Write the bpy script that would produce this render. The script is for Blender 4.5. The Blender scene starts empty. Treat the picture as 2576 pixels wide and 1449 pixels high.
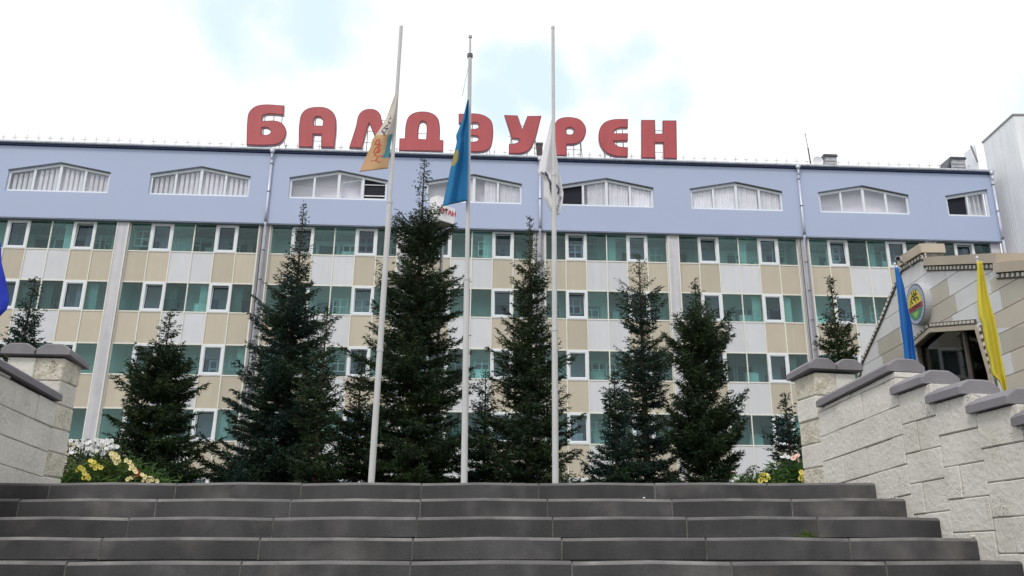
import bpy, bmesh, math, random
import numpy as np
from mathutils import Vector, Matrix

random.seed(7)
RNG = np.random.default_rng(7)
scene = bpy.context.scene
COL = scene.collection
rad = math.radians

# ---------------------------------------------------------------- camera
PITCH = rad(17.55)
EYE = 1.6
LAND = EYE + 0.515            # level of the upper landing
RISER, TREAD, STEP_Y = 0.1455, 0.356, 6.8
cam_data = bpy.data.cameras.new("camera")
cam_data.sensor_width = 36.0
cam_data.lens = 2080.0 / 2576.0 * 36.0
cam_data.shift_x = -62.0 / 2576.0
cam_data.clip_start = 0.05
cam_data.clip_end = 3000.0
cam = bpy.data.objects.new("camera", cam_data)
COL.objects.link(cam)
cam.location = (0, 0, EYE)
cam.rotation_euler = (math.pi / 2 + PITCH, 0, 0)
scene.camera = cam

# ---------------------------------------------------------------- world and sun
SUN_EL, SUN_AZ = rad(52), rad(205)      # azimuth measured clockwise from +Y: behind the camera, to the left
EXPOSURE = 0.12
CLOUD = 1.06
world = bpy.data.worlds.new("World")
scene.world = world
world.use_nodes = True
nt = world.node_tree
nt.nodes.clear()
n_out = nt.nodes.new("ShaderNodeOutputWorld")
sky = nt.nodes.new("ShaderNodeTexSky")
sky.sky_type = 'NISHITA'
sky.sun_disc = False
sky.sun_elevation = SUN_EL
sky.sun_rotation = SUN_AZ
sky.air_density = 1.0
sky.dust_density = 1.5
bg_sky = nt.nodes.new("ShaderNodeBackground")
bg_sky.inputs["Strength"].default_value = 0.12
nt.links.new(sky.outputs[0], bg_sky.inputs["Color"])
bg_cl = nt.nodes.new("ShaderNodeBackground")
bg_cl.inputs["Strength"].default_value = CLOUD
tc = nt.nodes.new("ShaderNodeTexCoord")
noi = nt.nodes.new("ShaderNodeTexNoise")
noi.inputs["Scale"].default_value = 7.0
noi.inputs["Detail"].default_value = 7.0
noi.inputs["Roughness"].default_value = 0.55
nt.links.new(tc.outputs["Generated"], noi.inputs["Vector"])
F_, CX_, CY_ = 2080.0, 1350.0, 724.5


def ray(x, y):
    a = (x - CX_) / F_
    u = (CY_ - y) / F_
    return a, math.cos(PITCH) - math.sin(PITCH) * u, math.sin(PITCH) + math.cos(PITCH) * u


# openings in the cloud cover, as directions in the sky
acc = None
for (px, py, rdeg, wt) in ((680, 60, 5.5, .5), (880, 70, 4.5, .55), (1290, 210, 4.5, .5), (1420, 175, 4.0, .5), (1640, 215, 4.5, .55),
                       (1560, 110, 3.0, .25), (1220, 300, 3.0, .35), (1760, 60, 2.5, .15)):
    d = Vector(ray(px, py)).normalized()
    dp = nt.nodes.new("ShaderNodeVectorMath"); dp.operation = 'DOT_PRODUCT'
    dp.inputs[1].default_value = d
    nt.links.new(tc.outputs["Generated"], dp.inputs[0])
    mr = nt.nodes.new("ShaderNodeMapRange"); mr.interpolation_type = 'SMOOTHSTEP'
    mr.inputs["From Min"].default_value = math.cos(rad(rdeg))
    mr.inputs["From Max"].default_value = 1.0
    mr.inputs["To Max"].default_value = wt
    nt.links.new(dp.outputs["Value"], mr.inputs["Value"])
    if acc is None:
        acc = mr.outputs[0]
    else:
        ad = nt.nodes.new("ShaderNodeMath"); ad.operation = 'ADD'
        nt.links.new(acc, ad.inputs[0]); nt.links.new(mr.outputs[0], ad.inputs[1])
        acc = ad.outputs[0]
ad = nt.nodes.new("ShaderNodeMath"); ad.operation = 'ADD'
nz_ = nt.nodes.new("ShaderNodeMath"); nz_.operation = 'MULTIPLY_ADD'; nz_.inputs[1].default_value = 2.2; nz_.inputs[2].default_value = -.6
nt.links.new(noi.outputs["Fac"], nz_.inputs[0])
nt.links.new(acc, ad.inputs[0]); nt.links.new(nz_.outputs[0], ad.inputs[1])
mk_ = nt.nodes.new("ShaderNodeMapRange"); mk_.interpolation_type = 'SMOOTHSTEP'
mk_.inputs["From Min"].default_value = 0.50
mk_.inputs["From Max"].default_value = 1.25
mk_.inputs["To Max"].default_value = 1.0
nt.links.new(ad.outputs[0], mk_.inputs["Value"])
noi2 = nt.nodes.new("ShaderNodeTexNoise"); noi2.inputs["Scale"].default_value = 9.0; noi2.inputs["Detail"].default_value = 5.0
nt.links.new(tc.outputs["Generated"], noi2.inputs["Vector"])
cr = nt.nodes.new("ShaderNodeMapRange")
cr.inputs["From Min"].default_value = .3; cr.inputs["From Max"].default_value = .7
cr.inputs["To Min"].default_value = .93; cr.inputs["To Max"].default_value = 1.06
nt.links.new(noi2.outputs["Fac"], cr.inputs["Value"])
cmb = nt.nodes.new("ShaderNodeCombineColor")
for i_, kk in enumerate((0.985, 0.995, 1.0)):
    mm = nt.nodes.new("ShaderNodeMath"); mm.operation = 'MULTIPLY'; mm.inputs[1].default_value = kk
    nt.links.new(cr.outputs[0], mm.inputs[0]); nt.links.new(mm.outputs[0], cmb.inputs[i_])
thin = nt.nodes.new("ShaderNodeMix"); thin.data_type = 'RGBA'      # thin cloud veil lets the blue through
nt.links.new(mk_.outputs[0], thin.inputs[0])
nt.links.new(cmb.outputs[0], thin.inputs[6])
thin.inputs[7].default_value = (.76, .92, .965, 1)
nt.links.new(thin.outputs[2], bg_cl.inputs["Color"])
vs_ = nt.nodes.new("ShaderNodeMath"); vs_.operation = 'MULTIPLY'; vs_.inputs[1].default_value = .14
nt.links.new(mk_.outputs[0], vs_.inputs[0])
mx = nt.nodes.new("ShaderNodeMixShader")
nt.links.new(vs_.outputs[0], mx.inputs[0])
nt.links.new(bg_cl.outputs[0], mx.inputs[1])
nt.links.new(bg_sky.outputs[0], mx.inputs[2])
nt.links.new(mx.outputs[0], n_out.inputs["Surface"])

sun_data = bpy.data.lights.new("sun", 'SUN')
sun_data.energy = 1.5
sun_data.angle = rad(12)
sun_data.color = (1.0, 0.95, 0.88)
sun = bpy.data.objects.new("sun", sun_data)
COL.objects.link(sun)
sdir = Vector((math.sin(SUN_AZ) * math.cos(SUN_EL), math.cos(SUN_AZ) * math.cos(SUN_EL), math.sin(SUN_EL)))
sun.rotation_euler = sdir.to_track_quat('Z', 'Y').to_euler()
sun.location = (0, 0, 60)

scene.view_settings.view_transform = 'Standard'
scene.view_settings.look = 'None'
scene.view_settings.exposure = EXPOSURE
scene.view_settings.gamma = 1.0
scene.view_settings.use_curve_mapping = False
try:
    scene.cycles.use_denoising = True
    scene.cycles.max_bounces = 8
    scene.cycles.transparent_max_bounces = 12
except Exception:
    pass


# ---------------------------------------------------------------- materials
def mat(name, col, rough=.7, var=0.12, scale=3.0, bump=0.0, bscale=None, metal=0.0, rnd=0.0, spec=0.4, col2=None, c2scale=1.0, c2=(.5, .65),
        pits=0.0, pscale=40.0, streak=0.0):
    m = bpy.data.materials.new(name)
    m.use_nodes = True
    t = m.node_tree
    b = t.nodes["Principled BSDF"]
    b.inputs["Roughness"].default_value = rough
    b.inputs["Metallic"].default_value = metal
    b.inputs["Specular IOR Level"].default_value = spec
    tcn = t.nodes.new("ShaderNodeTexCoord")
    geo = t.nodes.new("ShaderNodeNewGeometry")
    vec = geo.outputs["Position"]
    n = t.nodes.new("ShaderNodeTexNoise")
    n.inputs["Scale"].default_value = scale
    n.inputs["Detail"].default_value = 6
    t.links.new(vec, n.inputs["Vector"])
    mr = t.nodes.new("ShaderNodeMapRange")
    mr.inputs["From Min"].default_value = .3
    mr.inputs["From Max"].default_value = .7
    mr.inputs["To Min"].default_value = 1 - var
    mr.inputs["To Max"].default_value = 1 + var
    t.links.new(n.outputs["Fac"], mr.inputs["Value"])
    fac = mr.outputs[0]

    def mul(a, bb):
        q = t.nodes.new("ShaderNodeMath"); q.operation = 'MULTIPLY'
        t.links.new(a, q.inputs[0])
        t.links.new(bb, q.inputs[1])
        return q.outputs[0]
    if rnd:
        oi = t.nodes.new("ShaderNodeObjectInfo")
        m2 = t.nodes.new("ShaderNodeMapRange")
        m2.inputs["To Min"].default_value = 1 - rnd
        m2.inputs["To Max"].default_value = 1 + rnd
        t.links.new(oi.outputs["Random"], m2.inputs["Value"])
        fac = mul(fac, m2.outputs[0])
    if streak:
        mp = t.nodes.new("ShaderNodeMapping")
        mp.inputs["Scale"].default_value = (3.0, 3.0, 0.12)
        t.links.new(vec, mp.inputs["Vector"])
        ns = t.nodes.new("ShaderNodeTexNoise")
        ns.inputs["Scale"].default_value = 1.6
        ns.inputs["Detail"].default_value = 5
        t.links.new(mp.outputs[0], ns.inputs["Vector"])
        m3 = t.nodes.new("ShaderNodeMapRange")
        m3.inputs["From Min"].default_value = .35
        m3.inputs["From Max"].default_value = .65
        m3.inputs["To Min"].default_value = 1 - streak
        m3.inputs["To Max"].default_value = 1 + streak * .4
        t.links.new(ns.outputs["Fac"], m3.inputs["Value"])
        fac = mul(fac, m3.outputs[0])
    if pits:
        vo = t.nodes.new("ShaderNodeTexVoronoi")
        vo.inputs["Scale"].default_value = pscale
        vo.inputs["Randomness"].default_value = 1.0
        t.links.new(vec, vo.inputs["Vector"])
        nn = t.nodes.new("ShaderNodeTexNoise")
        nn.inputs["Scale"].default_value = 4.0
        nn.inputs["Detail"].default_value = 3
        t.links.new(vec, nn.inputs["Vector"])
        th = t.nodes.new("ShaderNodeMapRange")      # size of pits varies over the wall
        th.inputs["From Min"].default_value = .42
        th.inputs["From Max"].default_value = .7
        th.inputs["To Min"].default_value = .02
        th.inputs["To Max"].default_value = .34
        t.links.new(nn.outputs["Fac"], th.inputs["Value"])
        lt = t.nodes.new("ShaderNodeMath"); lt.operation = 'SUBTRACT'
        t.links.new(vo.outputs["Distance"], lt.inputs[0])
        t.links.new(th.outputs[0], lt.inputs[1])
        m4 = t.nodes.new("ShaderNodeMapRange")
        m4.inputs["From Min"].default_value = -.05
        m4.inputs["From Max"].default_value = .06
        m4.inputs["To Min"].default_value = 1 - pits
        m4.inputs["To Max"].default_value = 1.0
        t.links.new(lt.outputs[0], m4.inputs["Value"])
        fac = mul(fac, m4.outputs[0])
        pit_out = m4.outputs[0]
    base = t.nodes.new("ShaderNodeRGB")
    base.outputs[0].default_value = (*col, 1)
    csrc = base.outputs[0]
    if col2 is not None:
        n2 = t.nodes.new("ShaderNodeTexNoise")
        n2.inputs["Scale"].default_value = c2scale
        n2.inputs["Detail"].default_value = 5
        t.links.new(vec, n2.inputs["Vector"])
        rr = t.nodes.new("ShaderNodeMapRange")
        rr.inputs["From Min"].default_value = c2[0]
        rr.inputs["From Max"].default_value = c2[1]
        t.links.new(n2.outputs["Fac"], rr.inputs["Value"])
        mixc = t.nodes.new("ShaderNodeMix"); mixc.data_type = 'RGBA'
        t.links.new(rr.outputs[0], mixc.inputs[0])
        t.links.new(csrc, mixc.inputs[6])
        mixc.inputs[7].default_value = (*col2, 1)
        csrc = mixc.outputs[2]
    vm = t.nodes.new("ShaderNodeVectorMath"); vm.operation = 'SCALE'
    t.links.new(csrc, vm.inputs[0])
    t.links.new(fac, vm.inputs["Scale"])
    t.links.new(vm.outputs[0], b.inputs["Base Color"])
    if bump or pits:
        bn = t.nodes.new("ShaderNodeBump")
        bn.inputs["Strength"].default_value = bump if bump else .3
        bn.inputs["Distance"].default_value = 0.02
        nb = t.nodes.new("ShaderNodeTexNoise")
        nb.inputs["Scale"].default_value = bscale or scale * 6
        nb.inputs["Detail"].default_value = 8
        t.links.new(vec, nb.inputs["Vector"])
        hsrc = nb.outputs["Fac"]
        if pits:
            hsrc = mul(hsrc, pit_out)
        t.links.new(hsrc, bn.inputs["Height"])
        t.links.new(bn.outputs[0], b.inputs["Normal"])
    return m


def glass(name, tint, gloss=.07, rough=.02, rnd=.15):
    m = bpy.data.materials.new(name)
    m.use_nodes = True
    t = m.node_tree
    t.nodes.clear()
    o = t.nodes.new("ShaderNodeOutputMaterial")
    tr = t.nodes.new("ShaderNodeBsdfTransparent")
    gl = t.nodes.new("ShaderNodeBsdfGlossy")
    gl.inputs["Roughness"].default_value = rough
    gl.inputs["Color"].default_value = (.9, .95, .97, 1)
    oi = t.nodes.new("ShaderNodeObjectInfo")
    mr = t.nodes.new("ShaderNodeMapRange")
    mr.inputs["To Min"].default_value = 1 - rnd
    mr.inputs["To Max"].default_value = 1 + rnd
    t.links.new(oi.outputs["Random"], mr.inputs["Value"])
    rgb = t.nodes.new("ShaderNodeRGB"); rgb.outputs[0].default_value = (*tint, 1)
    vm = t.nodes.new("ShaderNodeVectorMath"); vm.operation = 'SCALE'
    t.links.new(rgb.outputs[0], vm.inputs[0]); t.links.new(mr.outputs[0], vm.inputs["Scale"])
    t.links.new(vm.outputs[0], tr.inputs["Color"])
    fr = t.nodes.new("ShaderNodeLayerWeight"); fr.inputs["Blend"].default_value = .5
    pw5 = t.nodes.new("ShaderNodeMath"); pw5.operation = 'POWER'; pw5.inputs[1].default_value = 4.5
    t.links.new(fr.outputs["Facing"], pw5.inputs[0])
    ad = t.nodes.new("ShaderNodeMath"); ad.operation = 'ADD'; ad.inputs[1].default_value = gloss + .035
    t.links.new(pw5.outputs[0], ad.inputs[0])
    mx = t.nodes.new("ShaderNodeMixShader")
    t.links.new(ad.outputs[0], mx.inputs[0])
    t.links.new(tr.outputs[0], mx.inputs[1])
    t.links.new(gl.outputs[0], mx.inputs[2])
    t.links.new(mx.outputs[0], o.inputs["Surface"])
    return m


def leafmat(name, col, trans=.25, var=.35, scale=2.0, col2=None):
    m = mat(name, col, rough=.6, var=var, scale=scale, spec=.25, col2=col2, c2scale=1.3, c2=(.45, .6))
    t = m.node_tree
    b = t.nodes["Principled BSDF"]
    o = [n for n in t.nodes if n.type == 'OUTPUT_MATERIAL'][0]
    tl = t.nodes.new("ShaderNodeBsdfTranslucent")
    src = b.inputs["Base Color"].links[0].from_socket
    t.links.new(src, tl.inputs["Color"])
    mx = t.nodes.new("ShaderNodeMixShader")
    mx.inputs[0].default_value = trans
    t.links.new(b.outputs[0], mx.inputs[1])
    t.links.new(tl.outputs[0], mx.inputs[2])
    t.links.new(mx.outputs[0], o.inputs["Surface"])
    return m


M = {}
M['step'] = mat("dark painted concrete", (.052, .050, .053), .6, .32, 2.6, .12, 60, rnd=.24, col2=(.115, .108, .104), c2scale=2.3, c2=(.52, .72), streak=.22)
M['step_highlight'] = mat("stair nosing with sky highlight", (.105, .10, .102), .6, .25, 5, .25, 60, rnd=.12, col2=(.16, .155, .15), c2scale=2.5, c2=(.45, .7))  # lighter copy of the step stone: sky highlight put into the colour
M['mortar'] = mat("pale joint mortar", (.15, .145, .14), .9, .25, 12, .4, 60)
M['mortar_dark'] = mat("dark joint mortar", (.11, .105, .095), .9, .35, 9, .4, 60)
M['mortar_wall'] = mat("wall joint mortar", (.38, .36, .32), .9, .3, 9, .4, 60)
M['paving'] = mat("grey paving", (.16, .155, .15), .85, .2, 1.5, .2, 30)
M['pave_joint'] = mat("paving joint", (.07, .068, .065), .9, .2, 4)
M['soil'] = mat("soil", (.045, .036, .026), .95, .3, 5, .5, 30)
M['grassbase'] = mat("grassy ground", (.035, .05, .02), .95, .35, 1.0, .5, 20, col2=(.06, .05, .03), c2scale=.4)
M['limestone'] = mat("pitted limestone", (.62, .60, .56), .9, .06, 3.0, .5, 26, rnd=.035, col2=(.52, .495, .445), c2scale=2.5, c2=(.45, .75), pits=.5, pscale=60)
M['limerough'] = mat("rough shelly limestone", (.58, .55, .47), .95, .14, 14.0, 1.0, 34, rnd=.04, col2=(.45, .41, .33), c2scale=9, c2=(.5, .66), pits=.6, pscale=42)
M['cap'] = mat("grey cap stone", (.205, .195, .215), .75, .10, 3.0, .2, 50, rnd=.08, streak=.08)
M['blue'] = mat("pale blue cladding", (.40, .465, .645), .65, .02, .3, .02, 20)
M['white_panel'] = mat("white spandrel", (.60, .61, .65), .5, .03, 1.2, rnd=.045, streak=.03)
M['beige_panel'] = mat("beige spandrel", (.50, .445, .36), .5, .03, 1.2, rnd=.07, streak=.03)
M['mullion'] = mat("cream metal", (.74, .73, .67), .4, .04, 4, streak=.06)
M['frame'] = mat("white plastic frame", (.72, .76, .82), .35, .03, 4)
M['gasket'] = mat("dark gasket", (.03, .035, .04), .6, .1, 4)
M['pilaster'] = mat("grey pilaster render", (.56, .55, .59), .8, .06, 2, .1, 30, streak=.14)
M['zinc'] = mat("zinc drain", (.58, .61, .70), .35, .10, 3, metal=.2, streak=.15)
M['navy'] = mat("shadow navy fascia", (.035, .055, .14), .5, .1, 2)  # shadow below the gutter, put into the fascia colour
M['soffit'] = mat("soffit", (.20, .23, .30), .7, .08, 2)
M['inwall'] = mat("interior wall", (.86, .86, .84), .8, .05, 1)
M['inceil'] = mat("interior ceiling", (.80, .80, .78), .8, .05, 1)
M['infloor'] = mat("interior floor", (.50, .47, .42), .7, .1, 1)
M['indoor'] = mat("interior door", (.16, .19, .23), .5, .3, .6, rnd=.4)
M['infurn'] = mat("interior furniture", (.65, .68, .70), .5, .2, .6, rnd=.3)
M['inframe'] = mat("interior frame", (.75, .78, .80), .5, .2, .6)
M['teal'] = glass("teal window glass", (.72, .90, .89), gloss=.0, rnd=.2)
M['grey_glass'] = glass("clear window glass", (.72, .82, .88), gloss=.0, rnd=.14)
M['attic_glass'] = glass("attic window glass", (.96, .96, .98), gloss=.02, rnd=.04)
M['dark_glass'] = glass("brown tinted glass", (.30, .25, .26), gloss=-.03)
M['voile'] = mat("grey voile", (.30, .32, .32), .9, .05, 3)
M['curtain'] = mat("white curtain", (.82, .82, .84), .9, .05, 3)
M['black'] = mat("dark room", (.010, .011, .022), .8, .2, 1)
M['atticroom'] = mat("attic room wall", (.90, .88, .91), .9, .08, .8)
M['roof'] = mat("roof sheet", (.22, .24, .30), .5, .1, 1)
M['red'] = mat("red sign face", (.43, .08, .09), .45, .08, .8, streak=.07)
M['red_dark'] = mat("dark red sign rim", (.20, .035, .055), .5, .08, 2)
M['sign_side'] = mat("pale sign return", (.62, .50, .52), .5, .12, 2)
M['steel'] = mat("dark steel", (.10, .105, .12), .5, .2, 5, metal=.3)
M['pale_steel'] = mat("pale steel", (.45, .47, .5), .5, .2, 5, metal=.2)
M['pole'] = mat("white painted pole", (.52, .52, .53), .4, .05, 3, streak=.06)
M['wing'] = mat("white corrugated siding", (.80, .82, .86), .45, .04, .6, streak=.07)
M['trim_grey'] = mat("grey trim", (.30, .28, .28), .6, .08, 2)
M['brick'] = mat("chimney brick", (.20, .15, .15), .9, .2, 8)
M['tile_white'] = mat("pale stone panel", (.68, .685, .70), .6, .03, 2, rnd=.03)
M['tile_beige'] = mat("beige stone panel", (.49, .46, .40), .65, .04, 2, rnd=.04)
M['tile_tan'] = mat("tan stone panel", (.55, .50, .43), .65, .04, 2, rnd=.04)
M['coping'] = mat("tan coping", (.46, .40, .325), .7, .07, 2, .1, 30)
M['dent_dark'] = mat("dark brown trim", (.10, .085, .075), .7, .2, 8)
M['dent_light'] = mat("pale trim tooth", (.60, .575, .53), .7, .1, 8)
M['needle'] = leafmat("spruce needles", (.021, .040, .018), .12, .4, 2.5, col2=(.033, .055, .020))
M['needle_blue'] = leafmat("blue green spruce needles", (.015, .036, .030), .12, .4, 2.5, col2=(.028, .055, .026))
M['bark'] = mat("bark", (.075, .052, .04), .95, .3, 12, .6, 40)
M['leaf'] = leafmat("garden leaves", (.05, .11, .025), .3, .4, 8, col2=(.09, .14, .03))
M['leaf_dark'] = leafmat("dark garden leaves", (.025, .06, .02), .3, .4, 8)
M['petal_yellow'] = leafmat("yellow petals", (.80, .70, .16), .25, .12, 20)
M['petal_cream'] = leafmat("cream petals", (.85, .76, .42), .25, .12, 20)
M['petal_white'] = leafmat("white petals", (.85, .86, .88), .25, .08, 20)
M['petal_red'] = leafmat("red petals", (.35, .02, .03), .2, .2, 20)
M['petal_pink'] = leafmat("pink petals", (.80, .55, .48), .2, .2, 20)
M['flower_eye'] = mat("flower centre", (.35, .24, .03), .8, .2, 30)


def clothmat(name, col, trans=.35, var=.05):
    m = leafmat(name, col, trans, var, 3)
    m.node_tree.nodes["Principled BSDF"].inputs["Roughness"].default_value = .75
    return m


M['cl_cream'] = clothmat("cream cloth", (.72, .66, .60))
M['cl_orange'] = clothmat("orange tan cloth", (.66, .44, .25))
M['cl_teal'] = clothmat("teal cloth", (.12, .34, .40))
M['cl_white'] = clothmat("white cloth", (.84, .83, .86), .3)
M['cl_kz'] = clothmat("sky blue cloth", (.035, .24, .50))
M['cl_sun'] = clothmat("yellow sun print", (.42, .38, .14))
M['cl_blue'] = clothmat("bright blue cloth", (.035, .20, .58))
M['cl_yellow'] = clothmat("yellow cloth", (.74, .66, .10), .4)
M['cl_navy'] = clothmat("royal blue cloth", (.03, .055, .52), .2)
M['ink'] = mat("dark ink", (.05, .05, .09), .8, .1, 3)
M['ink_red'] = mat("red ink", (.52, .10, .06), .8, .1, 3)
M['sign_white'] = mat("white sign box", (.78, .77, .80), .4, .03, 2)
M['ink_grey'] = mat("faded grey green ink", (.40, .46, .44), .7, .1, 3)
M['ink_crimson'] = mat("crimson ink", (.50, .04, .07), .6, .1, 3)
M['em_ring'] = mat("emblem ring", (.30, .34, .48), .4, .05, 8)
M['em_rim'] = mat("emblem rim", (.08, .10, .18), .4, .05, 8)
M['em_side'] = mat("emblem side", (.50, .50, .54), .4, .05, 8)
M['em_yellow'] = mat("emblem yellow", (.68, .56, .08), .4, .08, 8)
M['em_red'] = mat("emblem red", (.36, .10, .12), .4, .1, 8)
M['em_green'] = mat("emblem green", (.06, .28, .12), .4, .1, 8)
M['em_lime'] = mat("emblem lime", (.28, .48, .14), .4, .1, 8)
M['em_blue'] = mat("emblem blue", (.10, .26, .46), .4, .1, 8)
M['em_black'] = mat("emblem black", (.05, .04, .02), .4, .1, 8)
M['pebble'] = mat("pale pebble", (.62, .60, .56), .8, .1, 20)


# ---------------------------------------------------------------- mesh helpers
class MB:
    def __init__(self):
        self.v, self.f, self.mi = [], [], []

    def add(self, verts, faces, mi=0):
        k = len(self.v)
        self.v += [tuple(p) for p in verts]
        self.f += [tuple(i + k for i in f) for f in faces]
        self.mi += [mi] * len(faces)
        return self

    def box(self, x0, x1, y0, y1, z0, z1, mi=0):
        return self.add([(x0, y0, z0), (x1, y0, z0), (x1, y1, z0), (x0, y1, z0), (x0, y0, z1), (x1, y0, z1), (x1, y1, z1), (x0, y1, z1)],
                        [(0, 3, 2, 1), (4, 5, 6, 7), (0, 1, 5, 4), (1, 2, 6, 5), (2, 3, 7, 6), (3, 0, 4, 7)], mi)

    def hexa(self, p, mi=0):          # 8 points: bottom ring, top ring
        return self.add(p, [(0, 3, 2, 1), (4, 5, 6, 7), (0, 1, 5, 4), (1, 2, 6, 5), (2, 3, 7, 6), (3, 0, 4, 7)], mi)

    def loft(self, rings, mi=0, caps=True):
        n = len(rings[0])
        vs = [p for r in rings for p in r]
        fs = []
        for k in range(len(rings) - 1):
            for i in range(n):
                j = (i + 1) % n
                fs.append((k * n + i, k * n + j, (k + 1) * n + j, (k + 1) * n + i))
        if caps:
            fs.append(tuple(reversed(range(n))))
            fs.append(tuple((len(rings) - 1) * n + i for i in range(n)))
        return self.add(vs, fs, mi)

    def tube(self, pts, radii, n=8, mi=0):
        pts = [Vector(p) for p in pts]
        if not hasattr(radii, '__len__'):
            radii = [radii] * len(pts)
        rings = []
        for i, p in enumerate(pts):
            d = (pts[min(i + 1, len(pts) - 1)] - pts[max(i - 1, 0)]).normalized()
            up = Vector((0, 0, 1)) if abs(d.z) < .95 else Vector((0, 1, 0))
            a = d.cross(up).normalized()
            b = a.cross(d).normalized()
            rings.append([p + (a * math.cos(2 * math.pi * k / n) + b * math.sin(2 * math.pi * k / n)) * radii[i] for k in range(n)])
        return self.loft(rings, mi)

    def map(self, fn):
        self.v = [tuple(fn(*p)) for p in self.v]
        return self

    def mesh(self, name, mats, smooth=False, origin=(0, 0, 0)):
        me = bpy.data.meshes.new(name)
        o = origin
        me.from_pydata([(p[0] - o[0], p[1] - o[1], p[2] - o[2]) for p in self.v], [], self.f)
        for m in (mats if isinstance(mats, (list, tuple)) else [mats]):
            me.materials.append(m)
        me.polygons.foreach_set("material_index", self.mi)
        if smooth:
            me.polygons.foreach_set("use_smooth", [True] * len(self.f))
        me.update()
        return me


FR = {}      # object -> its position in the frame its coordinates are given in


def link(name, me, parent=None, loc=(0, 0, 0), rot=None):
    o = bpy.data.objects.new(name, me)
    COL.objects.link(o)
    loc = Vector(loc)
    if parent is not None:
        o.parent = parent
        o.location = loc - FR.get(parent.name, Vector((0, 0, 0)))
    else:
        o.location = loc
    FR[o.name] = loc
    if rot:
        o.rotation_euler = rot
    return o


def build(mb, name, mats, parent=None, smooth=False, origin=None):
    """One mesh object; vertices given in the frame of the thing, origin put at the middle of the mesh's base."""
    if origin is None:
        a = np.array(mb.v)
        lo, hi = a.min(0), a.max(0)
        origin = ((lo[0] + hi[0]) / 2, (lo[1] + hi[1]) / 2, lo[2])
    origin = tuple(float(q) for q in origin)
    me = mb.mesh(name, mats, smooth, origin)
    return link(name, me, parent, origin)


def thing(name, label, cat, loc, group=None, rotz=0.0):
    o = bpy.data.objects.new(name, None)
    COL.objects.link(o)
    o.empty_display_size = .3
    o.location = loc
    o.rotation_euler = (0, 0, rotz)
    FR[o.name] = Vector(loc) if not rotz else Vector((0, 0, 0))
    return tag(o, label, cat, group)


def tag(o, label=None, cat=None, group=None, kind=None):
    if label: o['label'] = label
    if cat: o['category'] = cat
    if group: o['group'] = group
    if kind: o['kind'] = kind
    return o


def shape2d(outer, holes=(), depth=.1, bevel=0.0):
    """Filled outline with holes, extruded by depth: list of (x, y, z) with z in 0..depth, faces."""
    cu = bpy.data.curves.new("tmp", 'CURVE')
    cu.dimensions = '2D'
    cu.fill_mode = 'BOTH'
    cu.extrude = depth / 2
    for loop in [outer] + list(holes):
        sp = cu.splines.new('POLY')
        sp.points.add(len(loop) - 1)
        for i, p in enumerate(loop):
            sp.points[i].co = (p[0], p[1], 0, 1)
        sp.use_cyclic_u = True
    ob = bpy.data.objects.new("tmp", cu)
    COL.objects.link(ob)
    dg = bpy.context.evaluated_depsgraph_get()
    me = bpy.data.meshes.new_from_object(ob.evaluated_get(dg))
    v = [(p.co.x, p.co.y, p.co.z + depth / 2) for p in me.vertices]
    f = [tuple(p.vertices) for p in me.polygons]
    bpy.data.objects.remove(ob)
    bpy.data.curves.remove(cu)
    bpy.data.meshes.remove(me)
    return v, f


def text2d(s, size=1.0, depth=.004, spacing=1.0, bold=0.0):
    cu = bpy.data.curves.new("tmp", 'FONT')
    cu.body = s
    cu.size = size
    cu.extrude = depth / 2
    cu.offset = bold
    cu.space_character = spacing
    cu.resolution_u = 3
    cu.align_x = 'CENTER'
    cu.align_y = 'CENTER'
    ob = bpy.data.objects.new("tmp", cu)
    COL.objects.link(ob)
    dg = bpy.context.evaluated_depsgraph_get()
    me = bpy.data.meshes.new_from_object(ob.evaluated_get(dg))
    v = [tuple(p.co) for p in me.vertices]
    f = [tuple(p.vertices) for p in me.polygons]
    bpy.data.objects.remove(ob)
    bpy.data.curves.remove(cu)
    bpy.data.meshes.remove(me)
    return v, f


def smooth_loop(pts, sub=4, ang=50):
    n = len(pts)
    P = [Vector((p[0], p[1])) for p in pts]
    tang, sm = [], []
    for i in range(n):
        a = P[i] - P[i - 1]
        b = P[(i + 1) % n] - P[i]
        s = a.length > 0 and b.length > 0 and a.angle(b) < rad(ang)
        sm.append(s)
        tang.append((a.normalized() + b.normalized()).normalized() if s else None)
    out = []
    for i in range(n):
        j = (i + 1) % n
        p0, p1 = P[i], P[j]
        L = (p1 - p0).length
        e = (p1 - p0).normalized()
        t0 = (tang[i] if sm[i] else e) * L
        t1 = (tang[j] if sm[j] else e) * L
        if not sm[i] and not sm[j]:
            out.append(tuple(p0))
            continue
        for k in range(sub):
            t = k / sub
            h = (2 * t ** 3 - 3 * t ** 2 + 1) * p0 + (t ** 3 - 2 * t ** 2 + t) * t0 + (-2 * t ** 3 + 3 * t ** 2) * p1 + (t ** 3 - t ** 2) * t1
            out.append(tuple(h))
    return out


# ---------------------------------------------------------------- projection of measured points on physical planes
PHI = rad(3.84)
FY0 = 40.8 + math.tan(PHI) * 20.1
TP = math.tan(PHI)


def fac(x, y, off=0.0):
    """measured point -> (u along the facade, z above the landing) on the facade plane moved `off` metres out."""
    a, b, c = ray(x, y)
    y0 = FY0 - off / math.cos(PHI)
    s = y0 / (b - TP * a)
    X, Z = a * s, c * s
    return (X + off * math.sin(PHI)) / math.cos(PHI), Z - 0.515


def at_y(x, y, Y):
    a, b, c = ray(x, y)
    s = Y / b
    return Vector((a * s, Y, c * s + EYE))


def at_line(x, y, X0, Yr, k):
    """on the upright plane X = X0 + k*(Yr - Y)"""
    a, b, c = ray(x, y)
    s = (X0 + k * Yr) / (a + k * b)
    return Vector((a * s, b * s, c * s + EYE))


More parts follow.
